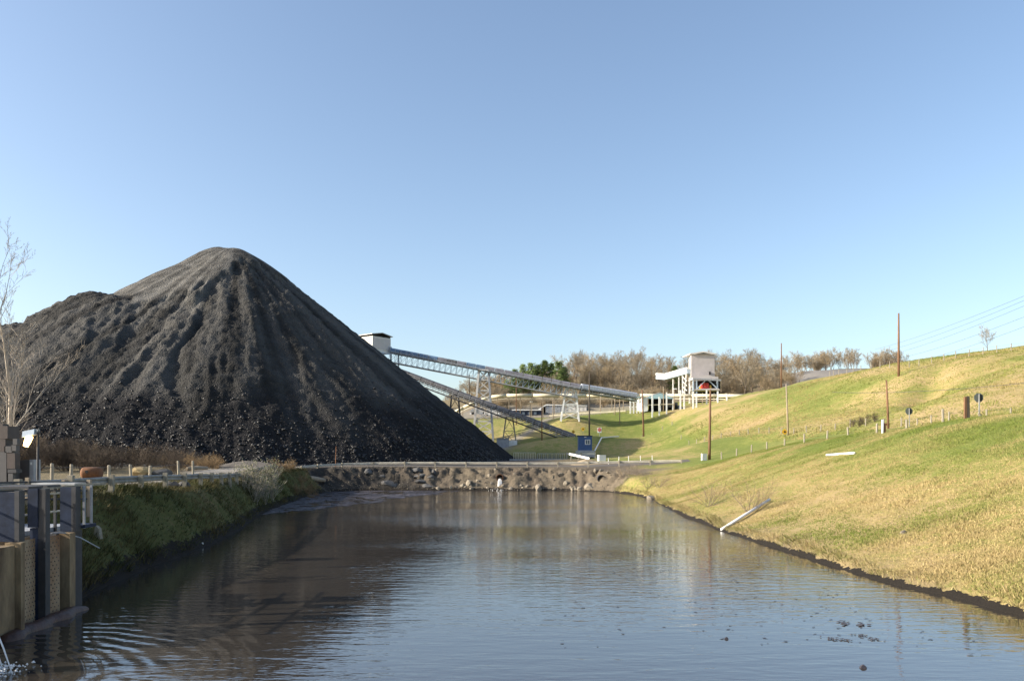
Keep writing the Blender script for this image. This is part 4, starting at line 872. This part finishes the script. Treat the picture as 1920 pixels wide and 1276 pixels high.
# ------------------------------------------------------------------ gate structure at lower left
root = empty('intake_gate', (-13.2, 22.5, 0), 'stained concrete intake with blue steel gate frames at the left of the pond', 'intake')
def bx(name, x0, x1, y0, y1, z0, z1, m): return MB().box(((x0 + x1) / 2, (y0 + y1) / 2, (z0 + z1) / 2), (abs(x1 - x0), abs(y1 - y0), abs(z1 - z0))).build(name, m, root)
bx('back_wall', -15.6, -13.75, 18.2, 24.6, -1.4, 2.28, M['conc'])
bx('pier', -13.74, -12.66, 18.2, 20.28, -1.4, 2.30, M['conc'])
bx('buttress', -12.93, -12.52, 20.3, 20.46, -1.4, 2.36, M['conc'])
bx('pier', -13.74, -13.28, 23.2, 24.6, -1.4, 2.32, M['darksteel'])
bx('buttress', -13.26, -12.94, 23.3, 23.6, -1.4, 2.33, M['conc'])
def perf(x0, y0, x1, y1, z0, z1):
    w_ = math.hypot(x1 - x0, y1 - y0); c = .036; nu, nv = int(w_ / c), int((z1 - z0) / c); vs = []; fs = []
    for j in range(nv + 1):
        for i in range(nu + 1): t = i / nu; vs.append((x0 + (x1 - x0) * t, y0 + (y1 - y0) * t, z0 + (z1 - z0) * j / nv))
    for j in range(nv):
        for i in range(nu):
            if j % 3 == 1 and (i + (2 if (j // 3) % 2 else 0)) % 4 == 1: continue
            fs.append((j * (nu + 1) + i, j * (nu + 1) + i + 1, (j + 1) * (nu + 1) + i + 1, (j + 1) * (nu + 1) + i))
    return MB().add(vs, fs).build('perforated_panel', M['perf'], root)
perf(-12.98, 20.9, -13.09, 21.86, -.1, 2.33); perf(-13.19, 22.35, -13.09, 23.05, .0, 2.31)
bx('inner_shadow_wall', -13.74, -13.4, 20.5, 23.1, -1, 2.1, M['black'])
bx('channel_post', -13.26, -13.02, 21.9, 22.05, -1.2, 2.6, M['gateblue']); bx('channel_flange', -13.018, -12.82, 21.88, 22.1, -1.2, 3.68, M['darksteel'])  # dark steel on the flange paints the post's shaded side
bx('gate_frame', -13.30, -13.022, 21.86, 22.04, 2.62, 3.70, M['gateblue'])
bx('gate_frame', -13.22, -12.80, 20.5, 20.66, 2.37, 3.64, M['gateblue']); bx('gate_shaded_side', -12.798, -12.68, 20.48, 20.72, 2.37, 3.68, M['darksteel'])  # dark strip paints the shaded right side of the gate box
bx('gate_frame', -13.48, -13.13, 23.75, 23.95, 2.34, 3.66, M['gateblue']); bx('gate_shaded_side', -13.128, -13.0, 23.72, 24.0, 2.34, 3.68, M['darksteel'])  # right side again painted dark for its shade
for x_, y_ in ((-12.95, 24.1), (-13.0, 24.6)): MB().bar((x_, y_, 2.4), (x_, y_, 3.7), .06).build('rail_post', M['greysteel'], root)
bx('ledge', -13.3, -12.9, 24.05, 24.7, 2.42, 2.52, M['gateblue'])
for y_, zz in ((21.1, 3.72), (22.8, 3.7), (24.2, 3.72)): bx('cap_plate', -14.4, -12.6 if y_ < 22 else -13.1, y_ - .35, y_ + .3, zz, zz + .06, M['galv'] if y_ > 24 else M['darksteel'])
for zz in (2.9, 3.45): MB().bar((-13.9, 19, zz), (-14.0, 25.5, zz), .05).build('pipe_rail', M['galv'], root)
for i in range(8): MB().bar((-14.0, 19 + i * .9, 2.2), (-14.0, 19 + i * .9, 3.6), .07).build('rail_post', M['darksteel'], root)
bx('walkway', -16.8, -14.02, 18.4, 25.6, 2.29, 2.42, M['greysteel'])
pts = [(-12.55 - .03 * i + .1 * math.sin(i * 1.7), 19.6 + i * .36, -.06) for i in range(13)]
MB().tube(pts, [.22, .28, .25, .3, .26, .3, .24, .28, .3, .26, .25, .22, .15], 8).build('footing', M['mudrim'], root, True)
MB().tube([(-13.35, 23.1, 2.35), (-13.1, 23.3, 2.34), (-12.9, 23.8, 2.15), (-12.75, 24.6, 1.75)], .018, 5).build('hose', M['galv'], root)
# timber walkway rail behind the gates
root = empty('walkway_railing', (-17.5, 27.5, 2.9), 'dark pipe railing with pale timber posts behind the steel gates', 'railing')
wp = [(-19.9, 26.5), (-18.1, 27.2), (-16.9, 27.8), (-16.2, 28.8), (-15.4, 29)]
for i, (x_, y_) in enumerate(wp): MB().bar((x_, y_, 2.4), (x_, y_, 3.85 - (.1 if i > 2 else 0)), .13).build('post', M['paleplole'], root)
for zz in (3.1, 3.4, 3.7): MB().bar((-20.5, 26.2, zz - .08), (-16.9, 27.75, zz), .06).build('rail', M['darksteel'], root); MB().bar((-16.9, 27.75, zz), (-15.4, 29, zz - .05), .06).build('rail', M['darksteel'], root)
MB().bar((-16.6, 27.4, 3.45), (-14.6, 28.6, 3.62), .10, .07).build('plank', M['postwood'], root)
# lamp
a = Vector((X_(70, 31), 31, 0)); a.z = H(a.x, a.y); zt = P(70, 806, 31).z; root = empty('flood_lamp', tuple(a), 'lit flood lamp with grey hood on a slim dark pole', 'lamp')
MB().tube([a - Vector((0, 0, .4)), (a.x + .03, a.y, zt)], .045, 8).build('pole', M['darksteel'], root)
hx, hz = a.x, zt; rt = Matrix.Rotation(R(-14), 3, 'Y')
def lm(c): return Vector((hx - .28, 31, hz - .12)) + rt @ Vector(c)
vs = [lm(c) for c in ((-.26, -.16, -.10), (.22, -.16, -.10), (.22, .16, -.10), (-.26, .16, -.10), (-.2, -.12, .12), (.26, -.12, .10), (.26, .12, .10), (-.2, .12, .12))]
MB().add(vs, [(3, 2, 1, 0), (4, 5, 6, 7), (0, 1, 5, 4), (1, 2, 6, 5), (2, 3, 7, 6), (3, 0, 4, 7)]).build('hood', M['lightsteel'], root)
MB().box((hx - .05, 31, hz - .02), (.22, .12, .1)).build('bracket', M['galv'], root)
rt = Matrix.Rotation(R(22), 3, 'Y'); c0 = Vector((hx - .30, 31, hz - .24))
ln_ = MB().tube([c0, c0 + rt @ Vector((0, 0, -.22)), c0 + rt @ Vector((0, 0, -.42))], [.13, .12, .09], 10).build('lens', M['lens'], root, True)
MB().tube([c0 + rt @ Vector((.03, -.13, -.05)), c0 + rt @ Vector((.03, -.12, -.22))], .05, 8).build('bulb_glow', M['lamphot'], ln_, True)
# electrical equipment
D = 33; root = empty('transformer_rack', tuple(Pg(2, D)), 'brown transformer and switch boxes at the left edge', 'transformer')
def eq(px0, px1, py0, py1, dd, m, name): a, b = P(px0, py0, D), P(px1, py1, D); MB().box(((a.x + b.x) / 2, D + dd / 2, (a.z + b.z) / 2), (abs(b.x - a.x), dd, abs(a.z - b.z))).build(name, M[m], root)
eq(-30, 14, 798, 822, .8, 'brownbox', 'tank'); eq(-30, 5, 794, 797.8, .4, 'brownbox', 'lid'); eq(-30, 10, 822.5, 846, .6, 'brownbox', 'bushing_box'); eq(21, 30, 834, 845, .25, 'cabinet', 'switch'); eq(24, 32, 822, 833, .2, 'cabinet', 'switch'); eq(8, 22, 836, 848, .4, 'cabinet', 'junction_box')
eq(-30, 12, 846.5, 905, .9, 'cabinet', 'base_cabinet'); eq(13, 28, 849, 878, .35, 'brownbox', 'conduit_box'); eq(14, 30, 879, 886, .4, 'darksteel', 'bracket'); eq(15, 24, 887, 915, .2, 'cabinet', 'conduit')
D = 34; root = empty('grey_cabinet', tuple(Pg(47, D)), 'grey electrical cabinet between transformer and lamp pole', 'cabinet')
eq(32, 55, 862, 915, .5, 'cabinet', 'body'); eq(55.3, 63, 861, 915, .5, 'greysteel', 'door'); eq(57, 60, 866, 871, -.02, 'white', 'label_plate')
# tank and block
a = Pg(172, 53); root = empty('rusty_tank', tuple(a), 'rusty steel drum lying behind the grey posts', 'tank')
mb = MB(); pts = [a + Vector((-.55, -.1, .42)), a + Vector((-.48, -.1, .42)), a + Vector((.42, .2, .42)), a + Vector((.52, .2, .42))]
mb.tube(pts, [.33, .39, .39, .31], 16).build('shell', M['rust'], root, True)
MB().tube([a + Vector((-.15, -.36, .5)), a + Vector((-.15, -.41, .5))], .11, 10).build('opening', M['black'], root)
a = Pg(264, 58); o = link_mesh('stone_block', rock_mesh(77, M['yelstone']), None, a + Vector((0, 0, .35)), (0, 0, .3), (.9, .6, .45)); tag(o, 'squat yellowish block beside the posts across the gravel road', 'block')
a = Pg(300, 58.5); o = link_mesh('stone_block', rock_mesh(78, M['darkrock']), None, a + Vector((0, 0, .3)), (0, 0, .1), (.9, .6, .42)); tag(o, 'darker low block right of the yellowish block', 'block')
a, b = Pg(352, 80, .25), Pg(388, 84, .25); tag(MB().tube([a, a.lerp(b, .5) + Vector((0, 0, .05)), b], [.22, .2, .16], 8).build('fallen_log', M['paleplole'], None, True), 'grey log lying beside the left road', 'log')
for i, (px, D) in enumerate(((316, 46.5), (326, 47.2), (341, 48), (349, 47.3))):
    q = Pg(px, D, .1); tag(link_mesh('rock', RD[i], None, q, (0, 0, i), (.34, .3, .26)), 'dark stone lying under the left guardrail', 'rock', 'dark stones under the left guardrail')
a, b = dam_pt(584, 897, 104), dam_pt(602, 900, 106); tag(MB().tube([a + Vector((-.3, 0, .1)), b + Vector((.4, 0, 0))], [.35, .3], 9).build('log_end', M['paleplole'], None), 'sawn pale log end on the shaded dam corner', 'log')
a = Pg(180, 30.5); tag(MB().prism([a + Vector((-.14, 0, -.1)), a + Vector((.16, 0, -.1)), a + Vector((.1, 0, .3)), a + Vector((-.02, 0, .42))], (.05, .12, 0)).build('broken_board', M['postwood']), 'broken grey board stuck in the shaded left bank', 'board')
# stream at the corner
root = empty('water_jet', (-11.0, 16.6, 0), 'white jet of water pouring in at the lower left corner', 'water jet'); mb = MB()
for i in range(90):
    ox, oz, oy = rg.normal(0, .10), rg.normal(0, .12), rg.normal(0, .14); pts = []
    v = rg.uniform(1.6, 2.3)
    for t in np.linspace(0, .62, 8): pts.append((-12.2 + ox + v * t, 16.8 + oy - .2 * t, 2.0 + oz - 4.9 * t * t * 1.08))
    mb.tube(pts, [.006, .012, .014, .016, .016, .018, .02, .012], 4)
mb.build('stream', M['foam'], root)
mb2 = MB().tube([(-14.2, 17.0, 2.06), (-12.2, 16.8, 2.02)], .2, 12).build('spout', M['darksteel'], root)
SV, ST = octs(np.column_stack([-10.95 + rg.normal(0, .35, 300), 16.6 + rg.normal(0, .3, 300), np.abs(rg.normal(0, .10, 300))]), rg.uniform(.01, .05, 300), rg, .7)
so = link_mesh('splash', np_mesh('splash', SV - np.array(root.location), ST, M['foam']), root); so['kind'] = 'stuff'
# ------------------------------------------------------------------ vegetation
def grow(seed, height, levels=4, trunk_r=.16, kids=(5, 5, 4, 4), spread=.75, upw=.35, len_f=.55, first=.25, multi=1, wig=.12, twig_r=.012, trunk_lean=0.0, splay=.5):
    r2 = random.Random(seed); A, Bm = MB(), MB()
    def rec(p, d, L, r, lv):
        n = 4 if lv == 0 else 3; pts = [p]; rs = [r]; q = p.copy(); dd = d.copy()
        for i in range(n):
            dd = (dd + Vector((r2.uniform(-wig, wig), r2.uniform(-wig, wig), r2.uniform(-wig, wig) + upw * .12))).normalized()
            q = q + dd * L / n; pts.append(q.copy()); rs.append(max(twig_r * .6, r * (1 - .8 * (i + 1) / n)))
        (A if lv < 2 else Bm).tube(pts, rs, 5 if lv == 0 else 3, False)
        if lv >= levels: return
        k = kids[min(lv, len(kids) - 1)]
        for j in range(k):
            t = first + (1 - first) * (j + r2.random()) / k if lv == 0 else .2 + .8 * (j + r2.random()) / k
            i = min(n - 1, int(t * n)); b = pts[i].lerp(pts[i + 1], t * n - i)
            ax = (pts[i + 1] - pts[i]).normalized(); az = r2.uniform(0, 6.283)
            s = ax.orthogonal().normalized(); s.rotate(Matrix.Rotation(az, 3, ax)); sp = spread * r2.uniform(.7, 1.3)
            nd = (ax + s * sp + Vector((0, 0, upw))).normalized()
            rec(b, nd, L * len_f * r2.uniform(.75, 1.2) * (1.15 - .5 * t if lv == 0 else 1), max(twig_r, rs[i] * .5), lv + 1)
    for m_ in range(multi):
        d0 = Vector((r2.uniform(-1, 1) * (splay if multi > 1 else 0) + trunk_lean, r2.uniform(-1, 1) * (splay if multi > 1 else 0), 1)).normalized()
        rec(Vector((r2.uniform(-.2, .2) if multi > 1 else 0, r2.uniform(-.2, .2) if multi > 1 else 0, -.2)), d0, height * (r2.uniform(.6, 1) if multi > 1 else .85), trunk_r, 0)
    return A, Bm
def plant(name, meshes, loc, s, rz, label, cat, group=None, parts=('trunk', 'crown')):
    root = empty(name, loc, label, cat, group); root.rotation_euler = (0, 0, rz); root.scale = (s, s, s)
    for pn_, me in zip(parts, meshes): link_mesh(pn_, me, root)
    return root
rv_ = random.Random(11)
TREES = []
for i in range(7):
    A, Bm = grow(100 + i, 10, 4, .17, (11, 7, 5, 5), .95, .22, .47, .16, twig_r=.019, wig=.16); TREES.append((A.mesh('trunk', M['bark']), Bm.mesh('crown', M['twig'] if i % 3 else M['twigred'])))
BUSH = []
for i in range(4):
    A, Bm = grow(200 + i, 4.5, 3, .06, (7, 6, 5), .8, .12, .55, .1, 9, twig_r=.018, splay=.9); BUSH.append((A.mesh('stems', M['twigred']), Bm.mesh('crown', M['twigred'] if i % 2 else M['twig'])))
def wood(n, pxr, Dr, hr, label, group, vis=None, bush=0.0):
    for i in range(n):
        px = rv_.uniform(*pxr); D = rv_.uniform(*Dr); g_ = Pg(px, D); 
        if rv_.random() < bush: plant('scrub_bush', BUSH[rv_.randrange(4)], g_, rv_.uniform(.8, 1.35), rv_.uniform(0, 6), label.replace('tree', 'scrub bush'), 'bush', group + ' scrub', ('stems', 'crown'))
        else: plant('bare_tree', TREES[rv_.randrange(7)], g_, rv_.uniform(*hr) / 10, rv_.uniform(0, 6), label, 'tree', group)
wood(95, (1045, 1235), (292, 352), (8, 12.5), 'bare brown tree in the wood above the tan conveyor', 'bare wood above the tan conveyor', bush=.3)
wood(80, (1235, 1430), (268, 350), (8, 12), 'bare brown tree on the wooded rise around the tall building', 'bare wood around the tall building', bush=.3)
wood(40, (900, 1050), (285, 345), (6, 9), 'bare brown tree in the thicket behind the covered conveyor', 'thicket behind the covered conveyor', bush=.5)
wood(22, (1425, 1500), (268, 330), (5, 8), 'low bare tree between the wooded rise and the grey spoil bench', 'low trees by the grey spoil bench', bush=.5)
wood(55, (1490, 1700), (332, 372), (6.5, 9.5), 'bare tree in the row above the grey spoil bench', 'tree row above the grey spoil bench', bush=.15)
wood(26, (830, 925), (330, 430), (5, 8), 'bare tree on the far slope between coal pile and lattice tower', 'far slope trees by the coal pile', bush=.3)
wood(60, (900, 1240), (262, 292), (3, 5), 'low bare tree in the scrub right behind the plant yard', 'scrub behind the plant yard', bush=.85)
for px, D, h in ((1395, 262, 13.5), (1410, 268, 12), (1352, 262, 10)): plant('bare_tree', TREES[rv_.randrange(7)], Pg(px, D), h / 10, rv_.uniform(0, 6), 'large spreading bare tree right of the tall building', 'tree', 'large trees right of the tall building')
plant('bare_tree', TREES[2], Pg(1852, 165), .5, 1.0, 'small lone bare tree on the skyline at far right', 'tree')
# pines
def pine(seed, h):
    r2 = random.Random(seed); A, Bm = MB(), MB(); A.tube([(0, 0, -.3), (0, 0, h * .6), (0, 0, h)], [.22, .14, .03], 6)
    for i in range(15):
        z = h * (.18 + .8 * i / 15); L = (h - z) * .33 + .5
        for k in range(6):
            a = r2.uniform(0, 6.283); l = L * r2.uniform(.7, 1.15); e = Vector((math.cos(a) * l, math.sin(a) * l, z + l * r2.uniform(.05, .35))); A.tube([(0, 0, z), e], [.05, .015], 3, False)
            for _ in range(26):
                t = r2.uniform(.3, 1.05); c = Vector((0, 0, z)).lerp(e, t) + Vector((r2.gauss(0, .22), r2.gauss(0, .22), r2.gauss(0, .16))); u = Vector((r2.uniform(-1, 1), r2.uniform(-1, 1), r2.uniform(-.3, .8))).normalized() * r2.uniform(.25, .5); v = u.orthogonal().normalized() * .12
                Bm.add([c - v, c + v, c + u], [(0, 1, 2)])
    return A.mesh('trunk', M['bark']), Bm.mesh('crown', M['needle'])
PINES = [pine(i, 10) for i in range(3)]
for i, (px, D, h) in enumerate(((966, 292, 11.5), (981, 296, 13), (996, 294, 13.6), (1008, 298, 12.6), (1021, 296, 14.2), (1033, 298, 13), (1048, 290, 14.4), (1059, 293, 12), (950, 288, 8), (963, 284, 9), (1265, 300, 11))):
    plant('pine_tree', PINES[i % 3], Pg(px, D), h / 10, i, ORD[(2, 3, 4, 5, 6, 7, 8, 9, 0, 1)[i]] + ' pine from the left in the green clump behind the covered conveyor' if i < 10 else 'lone dark evergreen among bare trees left of the tall building', 'tree', 'pine clump behind the conveyor' if i < 10 else None)
# bare tree at the left edge
A, Bm = grow(7, 14.5, 5, .15, (14, 6, 4, 3, 2), .8, .34, .42, .12, wig=.12, twig_r=.009)
loc = Pg(14, 40); plant('bare_tree', (A.mesh('trunk', M['twigpale']), Bm.mesh('crown', M['twigpale'])), loc, .80, .6, 'tall pale leafless tree at the left edge in front of the coal', 'tree')
A, Bm = grow(9, 7, 4, .07, (7, 5, 4, 3), .5, .2, .5, .15, wig=.10, twig_r=.007, trunk_lean=.55)
plant('bare_sapling', (A.mesh('trunk', M['twigpale']), Bm.mesh('crown', M['twigpale'])), Pg(-50, 38), 1.0, 0, 'leaning leafless sapling reaching in from the left edge', 'tree')
# brush band in front of the coal
BR = []
for i in range(5):
    A, Bm = grow(300 + i, 2.6, 3, .03, (6, 5, 4), .7, .15, .55, .1, 9, twig_r=.009, splay=.9); m_ = (M['brush'], M['brush'], M['brushtan'], M['brush'], M['brushtan'])[i]; BR.append((A.mesh('stems', m_), Bm.mesh('twigs', m_)))
for i in range(84):
    px = rv_.uniform(-10, 410); D = rv_.uniform(66, 100) if px < 330 else rv_.uniform(86, 100); tan = (px > 330 and rv_.random() < .8) or rv_.random() < .22
    plant('brush_shrub', BR[(2, 4)[i % 2] if tan else (0, 1, 3)[i % 3]], Pg(px, D), rv_.uniform(.6, 1.1) * (1.15 if px < 150 else .9 if px < 330 else .6), rv_.uniform(0, 6), 'tan dead brush shrub at the foot of the coal pile' if tan else 'dark brown brush shrub at the foot of the coal pile', 'shrub', 'tan brush at the coal foot' if tan else 'brown brush at the coal foot', ('stems', 'twigs'))
# shrubs on the banks
def leafy(seed):
    A, Bm = grow(seed, 1.9, 2, .018, (6, 5), .5, .25, .55, .1, 9, twig_r=.008); r2 = random.Random(seed); Lf = MB()
    for _ in range(420):
        c = Vector(Bm.v[r2.randrange(len(Bm.v))]); u = Vector((r2.uniform(-1, 1), r2.uniform(-1, 1), r2.uniform(-.4, .8))).normalized() * .09; v = u.orthogonal().normalized() * .04; Lf.add([c, c + u * .5 + v, c + u, c + u * .5 - v], [(0, 1, 2, 3)])
    return A.mesh('stems', M['twigpale']), Bm.mesh('twigs', M['twigpale']), Lf.mesh('leaves', M['leaf'])
LS = [leafy(i) for i in (400, 401)]
for i, (px, py, D) in enumerate(((455, 0, 66), (470, 0, 69), (486, 0, 71), (500, 0, 75), (478, 0, 66), (512, 0, 80), (495, 0, 70), (508, 0, 74))):
    plant('bank_shrub', LS[i % 2], Pg(px, D), rv_.uniform(.8, 1.2), i, 'sparse leafy shrub with pale stalks on the sunlit end of the left bank', 'shrub', 'leafy shrubs on the left bank', ('stems', 'twigs', 'leaves'))
for i in range(14): plant('brush_shrub', BR[(2, 4)[i % 2]], Pg(rv_.uniform(515, 600), rv_.uniform(88, 104)), rv_.uniform(.35, .6), i, 'tan dead shrub on the dark corner where bank meets dam', 'shrub', 'dead shrubs at the dam corner', ('stems', 'twigs'))
A, Bm = grow(500, 2.6, 2, .02, (5, 4), .5, .1, .5, .2, 13, twig_r=.008, splay=1.3); WS = (A.mesh('stems', M['bark']), Bm.mesh('twigs', M['twigred']))
plant('bare_shrub', WS, Pg(1405, 53.5), 1.0, 0, 'leafless shrub growing over the white pipe at the waterline', 'shrub', None, ('stems', 'twigs'))
plant('bare_shrub', WS, Pg(1330, 60), .9, 2, 'leafless shrub at the waterline left of the white pipe', 'shrub', None, ('stems', 'twigs'))
for i, (px, D) in enumerate(((1215, 98), (1235, 94), (1190, 108), (1170, 110))): plant('bare_shrub', WS, Pg(px, D), .8, i, 'pale leafless shrub on the right end of the dam face', 'shrub', 'leafless shrubs on the right end of the dam', ('stems', 'twigs'))
for i, (px, D, s) in enumerate(((1610, 101, .45), (1622, 102, .5), (1640, 101, .45), (1600, 104, .4))): plant('brush_shrub', BR[i % 2], Pg(px, D), s, i, 'low dark brush at the foot of the hillside ravine', 'shrub', 'brush at the foot of the ravine', ('stems', 'twigs'))

# ------------------------------------------------------------------ grass and floating scum
def grass(name, label, X, Y, hr, wr, colA, colB, dryv, seed, lean=(0, 0)):
    rg = np.random.default_rng(seed); n = len(X); Z = terrain(X, Y); K = 3
    X3, Y3, Z3 = (np.repeat(a, K) for a in (X, Y, Z)); m = n * K; ang = rg.uniform(0, 6.283, m); h = rg.uniform(*hr, m) * np.clip(1 + 1.6 * fbm(X3 * .5, Y3 * .5, 77 + seed, 3), .35, 2.4); w_ = rg.uniform(*wr, m)
    bx_, by_ = X3 + rg.normal(0, .06, m), Y3 + rg.normal(0, .06, m); lx_, ly_ = lean[0] * h + rg.normal(0, .5, m) * h, lean[1] * h + rg.normal(0, .5, m) * h
    ca, sa = np.cos(ang) * w_, np.sin(ang) * w_
    V_ = np.stack([np.stack([bx_ - ca, by_ - sa, Z3 - .03], -1), np.stack([bx_ + ca, by_ + sa, Z3 - .03], -1), np.stack([bx_ + lx_, by_ + ly_, Z3 + h], -1)], 1).reshape(-1, 3)
    t = np.clip(np.repeat(dryv, K) + rg.normal(0, .22, m), 0, 1)[:, None]; c = (np.array(colA) * (1 - t) + np.array(colB) * t) * rg.uniform(.6, 1.25, (m, 1))
    o = link_mesh(name, np_mesh(name, V_, np.arange(m * 3).reshape(-1, 3), M['blade'], np.repeat(c, 3, 0))); tag(o, label, 'grass', None, 'stuff')
M['blade'] = vcol_mat('grass_blades', .8, spec=.2)
rg = np.random.default_rng(21)
n = 210000; gy = 18 + 92 * rg.uniform(0, 1, n) ** 1.5; gx = 13.2 + rg.uniform(0, 1, n) ** .9 * np.minimum(.66 * gy + 4 - 12, 24); dd = shore_d(gx, gy); k = (dd > .35); gx, gy, dd = gx[k], gy[k], dd[k]
dv = 0.80 - .55 * sstep(7, 17, dd + 3 * fbm(gx * .08, gy * .08, 3, 4)) + 1.5 * fbm(gx * .25, gy * .25, 55, 3)
grass('bank_grass', 'short green and straw grass covering the right bank', gx, gy, (.025, .085), (.009, .02), (.16, .20, .040), (.42, .325, .155), dv - .08, 1, (-.25, -.2))
n = 16000; gy = rg.uniform(18, 108, n); gx = rg.uniform(12.5, 17, n); dd = shore_d(gx, gy); k = (dd > .12) & (dd < .75); gx, gy = gx[k], gy[k]
grass('shore_grass', 'ragged straw grass hanging over the right waterline', gx, gy, (.10, .30), (.010, .02), (.13, .15, .035), (.40, .30, .15), .6 + .8 * fbm(gx * .4, gy * .4, 58, 3), 4, (-.7, -.1))
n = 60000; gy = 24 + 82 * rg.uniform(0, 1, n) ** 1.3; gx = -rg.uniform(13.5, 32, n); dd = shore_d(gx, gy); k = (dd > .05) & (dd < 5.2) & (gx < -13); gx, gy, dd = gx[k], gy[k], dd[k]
grass('bank_grass', 'shaggy green grass on the shaded left bank', gx, gy, (.10, .34), (.010, .024), (.040, .052, .013), (.15, .115, .05), .38 + .9 * fbm(gx * .3, gy * .3, 56, 3), 2, (.5, 0))  # blade colours held dark, painting in more of the bank's shade
n = 60000; gx = rg.uniform(40, 105, n); gy = rg.uniform(66, 190, n); k = (gx < .70 * gy); gx, gy = gx[k], gy[k]
grass('hill_grass', 'tussocky straw grass on the upper hillside', gx, gy, (.06, .20), (.02, .05), (.18, .21, .045), (.42, .32, .15), .5 + 1.3 * fbm(gx * .08, gy * .08, 57, 4), 3, (-.2, -.1))
def flakes(name, label, C, S, m, seed):
    rg = np.random.default_rng(seed); n = len(C); a0 = rg.uniform(0, 6.28, n); Vs = []
    for k in range(6):
        a = a0 + k * 1.0472; r_ = S * rg.uniform(.5, 1.2, n); Vs.append(np.stack([C[:, 0] + r_ * np.cos(a) * 1.6, C[:, 1] + r_ * np.sin(a), np.full(n, .006) + rg.uniform(0, .012, n)], -1))
    V_ = np.stack(Vs, 1).reshape(-1, 3); o = link_mesh(name, np_mesh(name, V_, np.arange(n * 6).reshape(-1, 6), m)); tag(o, label, 'scum', None, 'stuff')
M['scum'] = mat('dark_floating_scum', (.055, .048, .055), .5, .5, 1.0); M['scumpale'] = mat('pale_floating_scum', (.20, .18, .20), .5, .4, .8)
n = 26000; sx = rg.uniform(-26, -4, n); sy = rg.uniform(64, 113, n); dn = fbm(sx * .25, sy * .18, 70, 4); lim = np.interp(sy, [64, 75, 90, 100, 113], [-19, -15.5, -13, -10, -7]); k = (shore_d(sx, sy) < -.1) & (sx + 4 * dn < lim) & (fbm(sx * .8, sy * .5, 71, 3) > -.12); sx, sy = sx[k], sy[k]
flakes('floating_scum', 'dark scum mat floating at the far left of the pond', np.column_stack([sx, sy]), rg.uniform(.04, .22, len(sx)), M['scum'], 1)
k = fbm(sx * .35 + 9, sy * .25, 72, 3) > .18; flakes('floating_scum', 'pale froth patches on the dark scum mat', np.column_stack([sx[k], sy[k]]) + .05, rg.uniform(.04, .16, k.sum()), M['scumpale'], 2)
n = 420; sx = rg.normal(7.5, 3.2, n); sy = rg.uniform(19, 46, n); k = shore_d(sx, sy) < -.3; flakes('floating_specks', 'small black coal specks floating in front of the right bank', np.column_stack([sx, sy])[k], rg.uniform(.012, .05, k.sum()) , M['scum'], 3)
for i, (px, py, s) in enumerate(((1595, 1168, .22), (1609, 1192, .11), (1561, 1197, .10), (1638, 1198, .10), (1585, 1200, .10))):
    D = 4.5 * F / (py - HZ); c = Vector((X_(px, D), D, 0)); r2 = random.Random(i); mb = MB()
    for _ in range(14): q = c + Vector((r2.gauss(0, s), r2.gauss(0, s * .8), .012)); mb.prism([q + Vector((r2.uniform(.5, 1.3) * s * .3 * math.cos(k * 1.047), r2.uniform(.5, 1.3) * s * .3 * math.sin(k * 1.047), r2.uniform(0, .01))) for k in range(6)], (0, 0, .008))
    tag(mb.build('debris_raft', M['scum']), ('largest black raft of floating debris, behind the others', 'small debris raft in the middle of the group', 'leftmost small debris raft', 'rightmost small debris raft', 'thin debris raft left of the middle one')[i], 'debris', 'floating debris rafts')
for px, py, s, lab in ((1362, 1197, .06, 'dark lump bobbing in the middle of the open water'), (1618, 1251, .09, 'brown lump floating near the lower right corner')):
    D = 4.5 * F / (py - HZ); tag(link_mesh('floating_lump', rock_mesh(91, M['scum']), None, (X_(px, D), D, .02), (0, 0, 1), (s, s, s * .7)), lab, 'debris')
D = 4.5 * F / (1024 - HZ); tag(MB().box((X_(373, D), D, .05), (.35, .12, .10), .4).tube([(X_(373, D) - .15, D, .1), (X_(373, D) + .2, D + .05, .16)], .06, 6).build('plastic_bottle', M['pvc']), 'white plastic bottle floating by the shaded left bank', 'bottle')
# ------------------------------------------------------------------ overhead wires
def wire(name, a, b, sag, label, group=None, r=.022):
    a = Vector(a); b = Vector(b); pts = [a.lerp(b, i / 14) - Vector((0, 0, sag * 4 * (i / 14) * (1 - i / 14))) for i in range(15)]
    tag(MB().tube(pts, r, 3, False).build(name, M['wire']), label, 'wire', group)
for i, (y0, y1) in enumerate(((655, 538), (660, 546), (665, 556), (672, 578), (682, 597))):
    wire('power_line', P(1640 + i * 14, y0, 200), P(1960, y1, 96), .6, 'thin power line sloping across the sky at upper right', 'power lines at upper right')
wire('cable', P(1560, 735, 118), P(1960, 713, 84), .5, 'dark cable crossing in front of the grassy hillside', None, .028)
